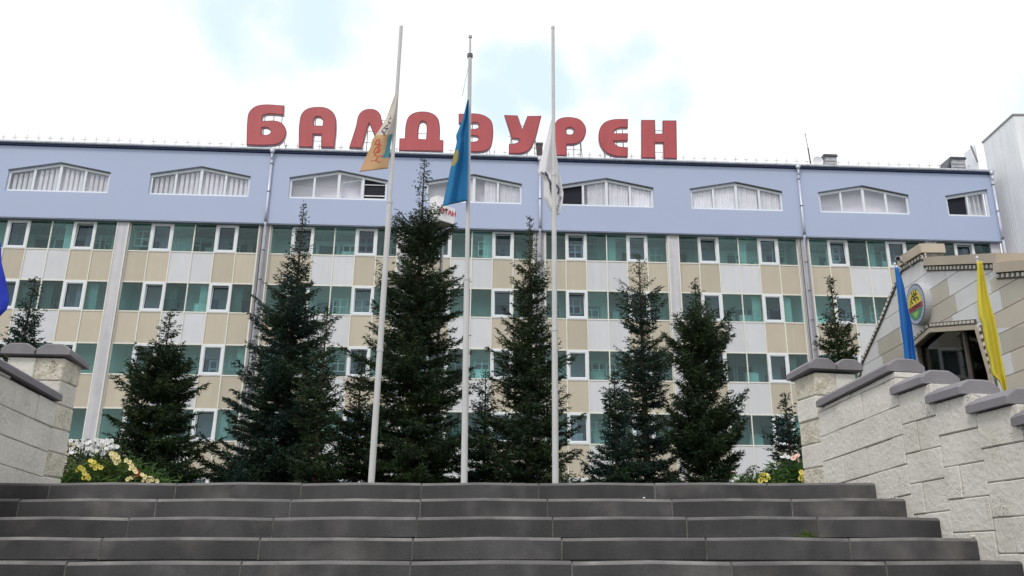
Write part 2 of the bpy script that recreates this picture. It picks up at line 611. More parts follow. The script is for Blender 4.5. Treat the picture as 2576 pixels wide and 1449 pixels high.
def facw(u, v, z):
    return Vector((u * math.cos(PHI) - v * math.sin(PHI), FY0 + u * math.sin(PHI) + v * math.cos(PHI), z + LAND))


# ---------------------------------------------------------------- ground
LOW = LAND - 14 * RISER
tag(build(MB().add([(-400, -400, LOW), (400, -400, LOW), (400, 1.6, LOW), (-400, 1.6, LOW)], [(0, 1, 2, 3)]), "lower_pavement", M['paving']), kind='structure')
g = MB()
g.add([(-400, 7.1, LAND - .012), (400, 7.1, LAND - .012), (400, 1200, LAND - .012), (-400, 1200, LAND - .012)], [(0, 1, 2, 3)])
g.add([(-400, 1.6, LOW - .004), (-4.3, 1.6, LOW - .004), (-4.9, 7.9, LAND - .012), (-400, 7.9, LAND - .012)], [(0, 1, 2, 3)])
g.add([(4.3, 1.6, LOW - .004), (400, 1.6, LOW - .004), (400, 7.1, LAND - .012), (3.0, 7.1, LAND - .012)], [(0, 1, 2, 3)])
tag(build(g, "ground", M['grassbase']), kind='structure')
# plaza in front of the flagpoles: slabs
plz = build(MB().add([(-4.3, 7.2, LAND - .004), (2.4, 7.2, LAND - .004), (2.4, 15.8, LAND - .004), (-4.3, 15.8, LAND - .004)], [(0, 1, 2, 3)]), "pavement", M['pave_joint'])
tag(plz, kind='structure')
sl = MB(); sl.box(-.295, .295, -.295, .295, -.002, .012)
slm = sl.mesh("paving_slab", M['paving'])
for i in range(11):
    for j in range(14):
        link("paving_slab", slm, plz, (-3.96 + .6 * i, 7.56 + .6 * j, LAND - .003))

# ---------------------------------------------------------------- staircase
def chamfer_stone(x0, x1, yf, yb, z0, z1, ch=.020, wob=.0025):
    mb = MB()
    n = 3
    rings = []
    for k in range(n):
        x = x0 + (x1 - x0) * k / (n - 1)
        dz = random.uniform(-wob, wob)
        dy = random.uniform(-wob, wob)
        e = .006 if k in (0, n - 1) else 0
        rings.append([(x, yf + dy + e, z0), (x, yf + dy + e, z1 - ch + dz - e), (x, yf + ch * .35 + dy + e, z1 - ch * .35 + dz - e), (x, yf + ch * 1.1 + dy + e, z1 + dz - e),
                      (x, yb, z1 + dz - e), (x, yb, z0)])
    mb.loft(rings)
    mb.mi = [1 if (i < (n - 1) * 6 and i % 6 in (1, 2)) else 0 for i in range(len(mb.f))]  # chamfer faces take the painted edge highlight
    return mb


stairs = build(MB().add([(-5.0, STEP_Y + .30, LOW)] * 0 or [], []) if False else MB().box(-5.2, 3.9, STEP_Y - 13 * TREAD + .35, STEP_Y + .3, LOW - .2, LOW - .05), "staircase", M['mortar'])
tag(stairs, kind='structure')
joints_px = [
    (1213, [-190, 126, 443, 758, 1060, 1355, 1647, 1930, 2209]),
    (1250, [-310, 49, 394, 731, 1058, 1377, 1690, 1991, 2290]),
    (1299, [-430, -50, 324, 687, 1048, 1390, 1727, 2057, 2368]),
    (1352, [-560, -140, 255, 653, 1038, 1413, 1776, 2137, 2479]),
    (1411, [-720, -275, 166, 606, 1032, 1439, 1840, 2229, 2640])]


def wall_x(Y, side):
    return 2.57 + .2 * (7.55 - Y) if side > 0 else -4.385 + .2 * (7.55 - Y) * 0.9


for k in range(14):
    yf = STEP_Y - k * TREAD
    z1 = LAND - k * RISER
    zt = z1 - EYE
    if k < 5:
        ypx, js = joints_px[k]
        xs = []
        for j in js:
            a, b, c = ray(j, ypx)
            xs.append(a / b * yf)
    else:
        xs = [-4.6 + random.uniform(-.3, 0)]
        while xs[-1] < 2.75 + .24 * k * TREAD:
            xs.append(xs[-1] + random.uniform(.92, 1.04))
    # the tread and riser body behind the stones
    core = MB().box(xs[0] - .2, xs[-1] - .01, yf + .03, yf + (TREAD if k else .42) + .04, z1 - RISER - .05, z1 - .028)
    build(core, "joint_mortar", M['mortar_dark'], stairs)
    for i in range(len(xs) - 1):
        gp = .005
        mb = chamfer_stone(xs[i] + gp, xs[i + 1] - gp, yf, yf + (TREAD if k else .40) + .012, z1 - RISER + .004, z1)
        mb.map(lambda x, y, z, tl=random.uniform(-.003, .003), x0=xs[i]: (x, y, z + tl * (x - x0)))
        build(mb, "step_stone", [M['step'], M['step_highlight']], stairs)
    # thin ragged line of mortar along the joints, pale
    for i in range(1, len(xs) - 1):
        mb = MB().box(xs[i] - .0045, xs[i] + .0045, yf + .006, yf + .03, z1 - RISER, z1 - .012)
        build(mb, "joint_mortar", M['mortar'] if random.random() < .4 else M['mortar_dark'], stairs)
# back edge slab of the landing behind the first stones
build(MB().box(-4.9, 2.6, STEP_Y + .415, STEP_Y + .5, LAND - .15, LAND - .003), "landing_edge", M['paving'], stairs)

# ---------------------------------------------------------------- stone walls beside the stairs
def bevel_block(P, t0, t1, w0, w1, z0a, z0b, z1a, z1b, e=.008, rough=0.0):
    """P(t, w, z) -> world. t along the wall, w across (0 = face towards the stairs), heights may differ at the ends (a at t0, b at t1)."""
    mb = MB()
    nx = 4 if rough else 2
    rings = []
    ts = [t0, t0 + e, t1 - e, t1]
    for i, t in enumerate(ts):
        q = (t - t0) / (t1 - t0)
        zl = z0a + (z0b - z0a) * q
        zh = z1a + (z1b - z1a) * q
        ee = e if i in (0, 3) else 0
        r = [(w0 + ee, zl + e), (w0 + ee, zh - e), (w0 + e + ee, zh - ee * .5), (w1, zh - ee * .5), (w1, zl + ee * .5), (w0 + e + ee, zl + ee * .5)]
        if rough:
            r = [(a + random.uniform(-rough, rough) * (1 if n < 3 or n == 5 else 0), b) for n, (a, b) in enumerate(r)]
        rings.append([P(t, a, b) for a, b in r])
    mb.loft(rings)
    return mb


def cap_piece(P, t0, t1, w0, w1, za, zb, th=.052, rise=.055, slope_end=True):
    """arched cap stone: edge thickness th, arched top; slopes gently from za at t0 to zb at t1"""
    mb = MB()
    n = 9
    rings = []
    for t, z in ((t0, za), (t0 + .01, za + .004), (t1 - .012, zb + .004), (t1, zb)):
        e = .006 if t in (t0, t1) else 0
        top = []
        for k in range(n):
            q = k / (n - 1)
            ww = w0 + e + (w1 - w0 - 2 * e) * q
            hh = th + rise * min(1.0, (1 - abs(2 * q - 1)) * 1.9) ** .8 - e
            top.append((ww, z + hh))
        prof = [(w0 + e, z + e)] + top + [(w1 - e, z + e)]
        rings.append([P(t, a, b) for a, b in prof])
    mb.loft(rings)
    return mb


class WallFrame:
    """upright plane through (X0, Yr) running towards the camera; side=+1 right of the stairs, -1 left"""
    def __init__(s, X0, Yr, k, side):
        s.X0, s.Yr, s.k, s.side = X0, Yr, k, side
        n = math.hypot(1, k)
        s.d = Vector((k / n, -1 / n, 0))                 # along the wall, towards the camera
        s.n = Vector((s.d.y * -1, s.d.x, 0)) * 1.0        # away from the stairs for side=+1
        if side < 0:
            s.n = -s.n

    def P(s, t, w, z):
        return Vector((s.X0, s.Yr, 0)) + s.d * t + s.n * w + Vector((0, 0, z))

    def inv(s, x, y, w=0.0):
        o = Vector((s.X0, s.Yr, 0)) + s.n * w
        a, b, c = ray(x, y)
        # point o + d t  = (a q, b q)
        det = a * (-s.d.y) - b * (-s.d.x)
        q = (o.x * (-s.d.y) - o.y * (-s.d.x)) / det
        p = Vector((a * q, b * q, 0)) - Vector((o.x, o.y, 0))
        return p.dot(s.d), c * q + EYE


def courses(W, thingo, t0, t1, ztop_a, ztop_b, zref, course, zbase, slopek, th, lens, off, rough_t=None):
    """blocks of one wall segment between t0 and t1; course lines follow the slope of the bed joints"""
    zs = []
    def zl(zr, t):
        return zr + slopek * (t - t0)
    k = 0
    z = zref
    while z + course < max(ztop_a, ztop_b) - .03:
        z += course
    lines = []
    zz = z
    while zz > zbase - course:
        lines.append(zz)
        zz -= course
    tops = [(ztop_a, ztop_b)] + [(zl(q, t0), zl(q, t1)) for q in lines]
    for i in range(len(tops) - 1):
        (ha, hb), (la, lb) = tops[i], tops[i + 1]
        if ha - la < .02 and hb - lb < .02:
            continue
        t = t0
        r = random.random()
        cuts = [t0]
        L = lens * (.35 + .5 * ((i + off) % 2)) + .05 * r
        t = t0 + L
        while t < t1 - .10:
            cuts.append(t)
            t += lens * random.uniform(.85, 1.15)
        cuts.append(t1)
        for a, b in zip(cuts[:-1], cuts[1:]):
            def at(tt, A, B):
                return A + (B - A) * (tt - t0) / (t1 - t0)
            g = .003
            z0a, z0b, z1a, z1b = at(a, la, lb) + g, at(b, la, lb) + g, at(a, ha, hb) - g, at(b, ha, hb) - g
            if min(z1a - z0a, z1b - z0b) < .015:
                continue
            isr = rough_t and random.random() < rough_t
            mb = bevel_block(W.P, a + g * .6, b - g * .6, random.uniform(-.008, .004), th, z0a, z0b, z1a, z1b, .006, .006 if isr else .0)
            build(mb, "stone_block", M['limerough'] if isr else M['limestone'], thingo)


# right wall
WR = WallFrame(2.57, 7.55, .2, 1)
capdefs = [((2050, 1012), (2233, 918)), ((2235, 979), (2317, 948)), ((2323, 1000), (2412, 973)), ((2425, 1024), (2531, 996)), ((2538, 1055), (2660, 1020))]
jogs = [2050, 2252, 2338, 2436, 2556, 2700]
rw = thing("stone_wall", "pale limestone wall stepping down on the right side of the staircase under grey arched caps", "wall", WR.P(0, .1, LAND - 1.0))
OV = -.045
cap_data = []
for (l, r) in capdefs:
    ta, za = WR.inv(*l, w=OV)
    tb, zb = WR.inv(*r, w=OV)
    cap_data.append([ta, za - .052, tb, zb - .052])
WT = .235
# continue the stepping beyond the frame
for q in range(4):
    ta, za, tb, zb = cap_data[-1]
    cap_data.append([ta + .46, za - .17, tb + .46, zb - .17])
tj = [0.0]
for i in range(1, len(cap_data)):
    tj.append(cap_data[i][0] + .045)
tj.append(cap_data[-1][2] - .02)
for i, (ta, za, tb, zb) in enumerate(cap_data):
    t0, t1 = tj[i], tj[i + 1]
    build(cap_piece(WR.P, ta + .003, tb, OV, WT + .05, za, zb), "cap_stone", M['cap'], rw)
    k = (zb - za) / (tb - ta)
    slope = min(k, .10) * .85
    # the course joints measured in the picture
    zr = za + k * (t0 - ta) - .235 - (0 if i else .02)
    zst = LAND - RISER * max(0, math.ceil(((STEP_Y) - WR.P(t1, 0, 0).y) / TREAD)) - .32
    courses(WR, rw, t0, t1, za + k * (t0 - ta) - .001, za + k * (t1 - ta) - .001, zr - .222 * 8, .222, max(zst, LOW - .3), slope, WT, .36, i, .0)
    build(MB().hexa([WR.P(t0 + .01, .012, zst - .3), WR.P(t1 - .01, .012, zst - .3), WR.P(t1 - .01, WT - .01, zst - .3), WR.P(t0 + .01, WT - .01, zst - .3),
                     WR.P(t0 + .01, .012, za + k * (t0 - ta) - .02), WR.P(t1 - .01, .012, za + k * (t1 - ta) - .02),
                     WR.P(t1 - .01, WT - .01, za + k * (t1 - ta) - .02), WR.P(t0 + .01, WT - .01, za + k * (t0 - ta) - .02)]), "mortar_core", M['mortar_wall'], rw)

# right post
def post(W, label, t0, t1, wid, ztop, zbase, capz_a, capz_b, ovf=.05, ovs=.06):
    o = thing("stone_post", label, "post", W.P((t0 + t1) / 2, wid / 2, LAND))
    build(MB().hexa([W.P(t0 + .012, .012, zbase), W.P(t1 - .012, .012, zbase), W.P(t1 - .012, wid - .012, zbase), W.P(t0 + .012, wid - .012, zbase),
                     W.P(t0 + .012, .012, ztop - .01), W.P(t1 - .012, .012, ztop - .01), W.P(t1 - .012, wid - .012, ztop - .01), W.P(t0 + .012, wid - .012, ztop - .01)]),
          "mortar_core", M['mortar_wall'], o)
    z = ztop
    i = 0
    while z > zbase + .05:
        zb = max(z - .215, zbase)
        ws = [0, wid * (.5 if i == 0 else (.62 if i % 2 else .38)), wid]
        for a, b in zip(ws[:-1], ws[1:]):
            rough = (i % 2 == 0) and a == 0
            mb = bevel_block(lambda t, w, z_: W.P(t, w, z_), t0 + random.uniform(-.006, .004), t1 + random.uniform(-.004, .008), a + .003 if a else random.uniform(-.006, .004), b - .003,
                             zb + .004, zb + .004, z - .004, z - .004, .010, .008 if rough else 0)
            build(mb, "stone_block", M['limerough'] if rough else M['limestone'], o)
        z -= .215
        i += 1
    half = wid / 2
    for a, b in ((-ovs, half - .004), (half + .004, wid + ovs)):
        build(cap_piece(W.P, t0 - .06, t1 + ovf, a, b, capz_a, capz_b, .05, .055), "cap_stone", M['cap'], o)
    return o


tpa, zpa = WR.inv(1975, 946, w=-.06)
tpb, zpb = WR.inv(2027, 916, w=-.06)
zp = (zpa + zpb) / 2 - .05
post(WR, "pale stone gate post with twin arched caps at the top of the right wall", -.36, -.004, .43, zpb - .075, LAND - .02, zpa - .055, zpb - .055)

# left wall and post
WL = WallFrame(-4.40, 7.55, .10, -1)
ta, za = WL.inv(147, 992, w=OV)
tb, zb = WL.inv(0, 906, w=OV)
k = (zb - za) / (tb - ta)
lw = thing("stone_wall", "pale limestone wall on the left side of the staircase with a long grey cap", "wall", WL.P(0, .1, LAND - 1.0))
TL1 = 1.45
capL = [(0.0, za - .052, TL1 + .03, za - .052 + k * (TL1 + .03 - ta))]
zz = capL[0][3]
for q in range(6):
    a = TL1 + .02 + q * .46
    capL.append((a, zz - .16 * (q + 1), a + .62, zz - .16 * (q + 1) + .02))
tj = [0.0] + [c[0] + .03 for c in capL[1:]] + [capL[-1][2] - .02]
lref = WL.inv(50, 1038, w=0.0)
for i, (ca, cza, cb, czb) in enumerate(capL):
    t0, t1 = tj[i], tj[i + 1]
    build(cap_piece(WL.P, ca, cb, OV, WT + .05, cza, czb), "cap_stone", M['cap'], lw)
    kk = (czb - cza) / (cb - ca)
    za0, za1 = cza + kk * (t0 - ca), cza + kk * (t1 - ca)
    zst = LAND - RISER * max(0, math.ceil((STEP_Y - WL.P(t1, 0, 0).y) / TREAD)) - .32
    zr = za0 - .30 if i else lref[1] - k * .8 * lref[0]
    courses(WL, lw, t0, t1, za0 - .001, za1 - .001, zr - .222 * 8, .222, max(zst, LOW - .3), kk * .8 if i == 0 else .03, WT, .38, i, .0)
    build(MB().hexa([WL.P(t0 + .01, .012, zst - .3), WL.P(t1 - .01, .012, zst - .3), WL.P(t1 - .01, WT - .01, zst - .3), WL.P(t0 + .01, WT - .01, zst - .3),
                     WL.P(t0 + .01, .012, za0 - .02), WL.P(t1 - .01, .012, za1 - .02), WL.P(t1 - .01, WT - .01, za1 - .02), WL.P(t0 + .01, WT - .01, za0 - .02)]),
          "mortar_core", M['mortar_wall'], lw)
tla, zla = WL.inv(232, 921, w=-.06)
tlb, zlb = WL.inv(180, 880, w=-.06)
post(WL, "pale stone gate post with twin arched caps at the top of the left wall", -.36, -.004, .50, zlb - .07, LAND - .02, zla - .05, zlb - .055, ovs=.06)

# ---------------------------------------------------------------- main building
B = thing("dormitory_building", "long building with teal windows, beige and white panels and pale blue attic", "building",
          (0, FY0, LAND), None, PHI)
PITCHB = 7.33
PIL = [-29.16 + PITCHB * i for i in range(8)]          # pilaster centres, the last at 22.15
PW = .62
U_END = 26.25
U_START = -36.5
SILL = [14.405 - 3.28 * i for i in range(5)]
WH = 1.585
MODULE = (PITCHB - PW) / 6
BLUE_OFF = .34
ZB0, ZB1 = 16.02, 20.11      # blue attic wall, bottom and top above the landing
BOT = -.02

# shared pieces (local frame: x along, y back, z up)
pane_m = MB().box(-MODULE / 2 + .03, MODULE / 2 - .03, 0, .02, .03, WH - .03).mesh("glass_pane", M['teal'])
pw = MB().box(-MODULE / 2 + .025, MODULE / 2 - .025, -.012, .03, -(3.28 - WH) + .035, -.035).mesh("spandrel_panel", M['white_panel'])
pb = MB().box(-MODULE / 2 + .025, MODULE / 2 - .025, -.012, .03, -(3.28 - WH) + .035, -.035).mesh("spandrel_panel", M['beige_panel'])
# opening window: outer frame
def frame_mesh(w, h, t, y0, y1, mi=0, mb=None, x0=None):
    mb = mb or MB()
    mb.box(-w / 2, -w / 2 + t, y0, y1, 0, h, mi)
    mb.box(w / 2 - t, w / 2, y0, y1, 0, h, mi)
    mb.box(-w / 2 + t, w / 2 - t, y0, y1, 0, t, mi)
    mb.box(-w / 2 + t, w / 2 - t, y0, y1, h - t, h, mi)
    return mb


OWW, OWH = MODULE - .03, WH - .02
fm = frame_mesh(OWW, OWH, .115, -.05, .05)
frame_m = fm.mesh("window", M['frame'])
SW, SH = OWW - .20, OWH - .20
sm_ = frame_mesh(SW, SH, .062, -.03, .035)
frame_mesh(SW - .12, SH - .12, .018, -.034, .03, 1, sm_)
sm_.v = sm_.v[:32] + [(p[0], p[1], p[2] + .06) for p in sm_.v[32:]]
sash_m = sm_.mesh("sash", [M['frame'], M['gasket']])
spane_m = MB().box(-SW / 2 + .07, SW / 2 - .07, 0, .015, .07, SH - .07).mesh("pane", M['grey_glass'])
mull_m = MB().box(-.028, .028, -.05, .05, 0, 3.28).mesh("mullion", M['mullion'])
tran_m = MB().box(-MODULE / 2 + .028, MODULE / 2 - .028, -.035, .05, -.033, .033).mesh("transom", M['mullion'])

bays = []
for i in range(len(PIL)):
    u0 = PIL[i] + PW / 2
    n = 6 if i < len(PIL) - 1 else 3
    bays.append((u0, n))
bays.insert(0, (PIL[0] - PITCHB + PW / 2, 6))
tilt_set = {(0, 0), (0, 2)}
rr = random.Random(11)
for bi, (u0, n) in enumerate(bays):
    for j in range(n + 1):
        for r in range(5):
            link("mullion", mull_m, B, (u0 + j * MODULE + (.03 if j == 0 else (-.03 if j == 6 else 0)), 0, SILL[r] - (3.28 - WH)))
    for j in range(n):
        u = u0 + (j + .5) * MODULE
        for r in range(5):
            z = SILL[r]
            link("transom", tran_m, B, (u, 0, z))
            link("transom", tran_m, B, (u, 0, z + WH))
            link("spandrel_panel", pw if j in (2, 3) else pb, B, (u, 0, z))
            if j in (1, 4):
                w = link("window", frame_m, B, (u, 0, z + .01))
                s = link("sash", sash_m, w, (u, .02, z + .11))
                p = link("pane", spane_m, w, (u, .025, z + .11))
                if rr.random() < .55:
                    tl = -rad(rr.uniform(4, 8)) if rr.random() < .8 else 0
                    s.rotation_euler = (tl, 0, 0); p.rotation_euler = (tl, 0, 0)
            else:
                link("glass_pane", pane_m, B, (u, 0, z))

# pilasters
for i, pc in enumerate(PIL):
    mb = MB().box(pc - PW / 2, pc + PW / 2, -.17, .25, BOT, ZB0 - .02)
    build(mb, "pilaster", M['pilaster'], B)
    build(MB().box(pc - PW / 2 - .004, pc - PW / 2 + .05, -.19, -.165, BOT, ZB0 - .02).box(pc + PW / 2 - .05, pc + PW / 2 + .004, -.19, -.165, BOT, ZB0 - .02),
          "pilaster_edge", M['mullion'], B)
build(MB().box(25.66, 26.1, -.1, .3, BOT, ZB0 - .02), "pilaster", M['pilaster'], B)

# inside: floors, ceilings, back wall, cross walls, doors
inn = MB()
for r in range(5):
    zf = SILL[r] - .85
    inn.box(U_START, U_END - .3, .1, 4.0, zf - .28, zf - .02, 1)
    inn.box(U_START, U_END - .3, .1, 4.0, zf - .02, zf, 2)
    inn.box(U_START, U_END - .3, 2.2, 2.3, zf, zf + 3.0, 0)
inn.box(U_START, U_END - .3, .1, 4.0, SILL[0] + 1.72, SILL[0] + 2.0, 1)
for pc in PIL:
    inn.box(pc - .08, pc + .08, .26, 3.2, 0, SILL[0] + 1.72, 0)
build(inn, "interior_shell", [M['inwall'], M['inceil'], M['infloor']], B)
door_m = MB().box(-.48, .48, -.02, .02, 0, 2.15).mesh("interior_door", M['indoor'])
tdoor = MB(); frame_mesh(1.16, 2.3, .09, -.04, .02, 0, tdoor)
tdoor_m = tdoor.mesh("door_frame", M['inframe'])
cab_m = MB().box(-.35, .35, -.2, .2, 0, 1.5).mesh("cabinet", M['infurn'])
cur_mb = MB()
for i in range(9):
    x = -.22 + i * .055
    cur_mb.box(x - .02, x + .02, -.012 * (i % 2), .012, 0, 1.75)
cur_m = cur_mb.mesh("curtain", M['voile'])
shelf = MB(); frame_mesh(.8, .9, .05, -.03, .03, 0, shelf); shelf.box(-.4, .4, -.03, .03, .42, .47); shelf.box(-.03, .03, -.028, .028, .05, .85)
shelf_m = shelf.mesh("inner_window_frame", M['inframe'])
for bi, (u0, n) in enumerate(bays):
    for r in range(5):
        zf = SILL[r] - .85
        for j in range(n):
            if rr.random() < .5:
                u = u0 + (j + .5) * MODULE + rr.uniform(-.3, .3)
                link("interior_door", door_m, B, (u, 2.17, zf + .01))
                link("door_frame", tdoor_m, B, (u, 2.16, zf + .01))
            if rr.random() < .42:
                u = u0 + (j + .5) * MODULE + rr.uniform(-.2, .2)
                link("inner_window_frame", shelf_m, B, (u, rr.uniform(.6, 1.6), zf + rr.uniform(.95, 1.5)))
            if rr.random() < .25:
                u = u0 + (j + .5) * MODULE + rr.uniform(-.2, .2)
                link("cabinet", cab_m, B, (u, rr.uniform(.8, 1.8), zf + .02))
            if rr.random() < .2:
                link("curtain", cur_m, B, (u0 + (j + (.25 if rr.random() < .5 else .75)) * MODULE, .22, SILL[r] - .08))

# blue attic wall with its eight gabled windows
att = [-25.46 + 7.332 * i for i in range(8)]
HWW, AZ0, AZS, AZA = 2.62, 17.50, 18.67, 19.18
outer = [(U_START, ZB0), (U_END, ZB0), (U_END, ZB1), (U_START, ZB1)]
holes = []
att.insert(0, att[0] - 7.332)
for i, c in enumerate(att):
    if i == len(att) - 1:
        c2 = 25.85
        holes.append([(c2 - 2.5, AZ0), (c2 + .02, AZ0), (c2 + .02, AZA - .02), (c2 - 2.5, AZS)])
    else:
        holes.append([(c - HWW, AZ0), (c + HWW, AZ0), (c + HWW, AZS), (c, AZA), (c - HWW, AZS)])
v, f = shape2d(outer, holes, .30)
mb = MB().add([(p[0], -BLUE_OFF + .30 - p[2], p[1]) for p in v], f)
build(mb, "attic_wall", M['blue'], B)
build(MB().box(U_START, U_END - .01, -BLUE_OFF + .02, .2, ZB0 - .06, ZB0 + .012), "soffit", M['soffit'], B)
# vertical seams in the cladding
for c in att[:-1]:
    for du in (-3.66,):
        pass
for su in (22.35,):
    build(MB().box(su - .02, su + .02, -BLUE_OFF - .006, -BLUE_OFF + .002, ZB0 + .02, ZB1 - .1), "cladding_seam", M['blue'], B)


def clip_line_top(c, u, last=False):
    if last:
        return AZS + (AZA - .02 - AZS) * (u - (c - 2.5)) / 2.52
    return AZA - (AZA - AZS) * abs(u - c) / HWW


modes = {0: 'blinds', 1: 'blinds', 2: 'blinds', 3: 'shelf', 4: 'drape', 5: 'drape', 6: 'drape2', 7: 'plain', 8: 'last'}
for i, c in enumerate(att):
    last = i == len(att) - 1
    if last:
        c = 25.85
        us = [c - 2.5, c - 1.2, c + .02]
    else:
        us = [c - HWW, c - HWW * .5, c, c + HWW * .5, c + HWW]
    yv = -BLUE_OFF + .10
    T = .12
    mb = MB()
    # bottom rail, jambs, mullions, raking head
    mb.box(us[0], us[-1], yv, yv + .09, AZ0, AZ0 + T)
    for q, u in enumerate(us):
        tt = T * (1.25 if u == c and not last else .95)
        a = u - tt / 2
        if q == 0: a = u
        if q == len(us) - 1: a = u - tt
        h0, h1 = clip_line_top(c, a, last) - .02, clip_line_top(c, a + tt, last) - .02
        if q == 0: h0 = h1 = min(h0, h1)
        if q == len(us) - 1 and not last: h0 = h1 = min(h0, h1)
        mb.hexa([(a, yv - .004, AZ0 + .004), (a + tt, yv - .004, AZ0 + .004), (a + tt, yv + .086, AZ0 + .004), (a, yv + .086, AZ0 + .004),
                 (a, yv - .004, h0), (a + tt, yv - .004, h1), (a + tt, yv + .086, h1), (a, yv + .086, h0)])
    segs = [(us[0], us[-1])] if last else [(us[0], c), (c, us[-1])]
    for a, b in segs:
        ha, hb = clip_line_top(c, a, last), clip_line_top(c, b, last)
        mb.hexa([(a, yv + .002, ha - T - .02), (b, yv + .002, hb - T - .02), (b, yv + .088, hb - T - .02), (a, yv + .088, ha - T - .02),
                 (a, yv + .002, ha - .001), (b, yv + .002, hb - .001), (b, yv + .088, hb - .001), (a, yv + .088, ha - .001)])
    win = build(mb, "attic_window", M['frame'], B)
    # dark drip line over the head
    dm = MB()
    for a, b in segs:
        ha, hb = clip_line_top(c, a, last), clip_line_top(c, b, last)
        dm.hexa([(a - .03, -BLUE_OFF - .03, ha), (b, -BLUE_OFF - .03, hb), (b, yv, hb), (a - .03, yv, ha),
                 (a - .03, -BLUE_OFF - .03, ha + .045), (b, -BLUE_OFF - .03, hb + .045), (b, yv, hb + .045), (a - .03, yv, ha + .045)])
    build(dm, "drip_flashing", M['steel'], win)
    mode = modes[i]
    # room behind: back panel
    room = MB()
    room.box(us[0] - .1, us[-1] + (.1 if not last else -.1), .30, .38, AZ0 - .6, AZA + .25)
    room.box(us[0] - .1, us[-1] + (.1 if not last else -.1), -.02, 1.0, AZ0 - .6, AZ0 - .5)
    room.box(us[0] - .1, us[-1] + (.1 if not last else -.1), -.02, 1.0, AZA + .16, AZA + .25)
    room.box(us[0] - .15, us[0] - .1, -.02, 1.0, AZ0 - .6, AZA + .25)
    room.box(us[-1] - (.12 if last else -.1), us[-1] + (.15 if not last else -.1), -.02, 1.0, AZ0 - .6, AZA + .25)
    build(room, "attic_room", M['atticroom'], B)
    npan = len(us) - 1
    for q in range(npan):
        a, b = us[q] + T * .6, us[q + 1] - T * .6
        ha, hb = clip_line_top(c, a, last) - T - .01, clip_line_top(c, b, last) - T - .01
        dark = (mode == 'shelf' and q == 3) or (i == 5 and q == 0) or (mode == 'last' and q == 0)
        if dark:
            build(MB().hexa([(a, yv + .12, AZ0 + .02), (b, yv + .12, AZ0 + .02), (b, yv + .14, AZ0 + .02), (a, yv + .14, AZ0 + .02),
                             (a, yv + .12, ha), (b, yv + .12, hb), (b, yv + .14, hb), (a, yv + .14, ha)]), "dark_opening", M['black'], win)  # black sheet stands in for the unlit room behind an open pane
            if mode == 'shelf':
                s_ = MB()
                for zc, hh in ((AZ0 + .95, .04), (AZ0 + .30, .05), (AZ0 + .14, .03)):
                    s_.box(a, b, yv + .06, yv + .115, zc, zc + hh)
                build(s_, "shelf", M['curtain'], win)
            continue
        build(MB().hexa([(a, yv + .04, AZ0 + T), (b, yv + .04, AZ0 + T), (b, yv + .055, AZ0 + T), (a, yv + .055, AZ0 + T),
                         (a, yv + .04, ha), (b, yv + .04, hb), (b, yv + .055, hb), (a, yv + .055, ha)]), "pane", M['attic_glass'], win)
        cb = MB()
        if mode == 'blinds' or (mode == 'last' and q == 1):
            st = (b - a) / (4.5 if mode == 'blinds' else 4)
            x = a + .12
            while x < b - .05:
                w_ = .15 if mode == 'blinds' else .10
                hx = min(clip_line_top(c, x, last), clip_line_top(c, x + w_, last)) - .14
                cb.hexa([(x, yv + .16, AZ0 + .02), (x + w_, yv + .20, AZ0 + .02), (x + w_, yv + .21, AZ0 + .02), (x, yv + .17, AZ0 + .02),
                         (x, yv + .16, hx), (x + w_, yv + .20, hx), (x + w_, yv + .21, hx), (x, yv + .17, hx)])
                x += st
        elif mode in ('drape', 'drape2') and not (i == 4 and q == 0):
            x0_, x1_ = a, b
            if i == 4 and q == 2:
                x0_ = a + .5
            if i == 5 and q == 1:
                x0_ = a + .18
            nf = 26
            rg = []
            ph_ = rr.random() * 6
            for kx in range(nf + 1):
                x = x0_ + (x1_ - x0_) * kx / nf
                yy = yv + .17 + .035 * math.sin(kx * 1.9 + ph_) + .02 * math.sin(kx * .83 + ph_ * 2)
                hx = clip_line_top(c, x, last) - .12
                gather = .12 * math.sin(math.pi * (x - x0_) / (x1_ - x0_)) if mode == 'drape2' else 0
                rg.append((x, yy, AZ0 + .01, hx))
            cb.add([(p[0], p[1], p[2]) for p in rg] + [(p[0], p[1], p[3]) for p in rg], [(k_, k_ + 1, nf + 2 + k_, nf + 1 + k_) for k_ in range(nf)])
        elif mode == 'shelf':
            cb.box(a, b, yv + .5, yv + .56, AZ0 + .98, AZ0 + 1.06)
            if q > 0:
                cb.box(a, b, yv + .45, yv + .52, AZ0 + .28, AZ0 + .36)
            if q == 2:     # casement swung inwards
                cb.hexa([(b - .06, yv + .09, AZ0 + .05), (b, yv + .09, AZ0 + .05), (b, yv + .12, AZ0 + .05), (b - .06, yv + .12, AZ0 + .05),
                         (b - .06, yv + .09, hb - .02), (b, yv + .09, hb - .02), (b, yv + .12, hb - .02), (b - .06, yv + .12, hb - .02)])
                cb.hexa([(a + .05, yv + .3, AZ0 + .05), (a + .11, yv + .3, AZ0 + .05), (a + .11, yv + .33, AZ0 + .05), (a + .05, yv + .33, AZ0 + .05),
                         (a + .05, yv + .3, ha - .35), (a + .11, yv + .3, ha - .33), (a + .11, yv + .33, ha - .33), (a + .05, yv + .33, ha - .35)])
                cb.hexa([(a + .05, yv + .3, ha - .40), (b, yv + .12, hb - .07), (b, yv + .14, hb - .07), (a + .05, yv + .33, ha - .40),
                         (a + .05, yv + .3, ha - .34), (b, yv + .12, hb - .01), (b, yv + .14, hb - .01), (a + .05, yv + .33, ha - .34)])
        if cb.v:
            build(cb, "curtain" if mode != 'shelf' else "shelf", M['curtain'], win)

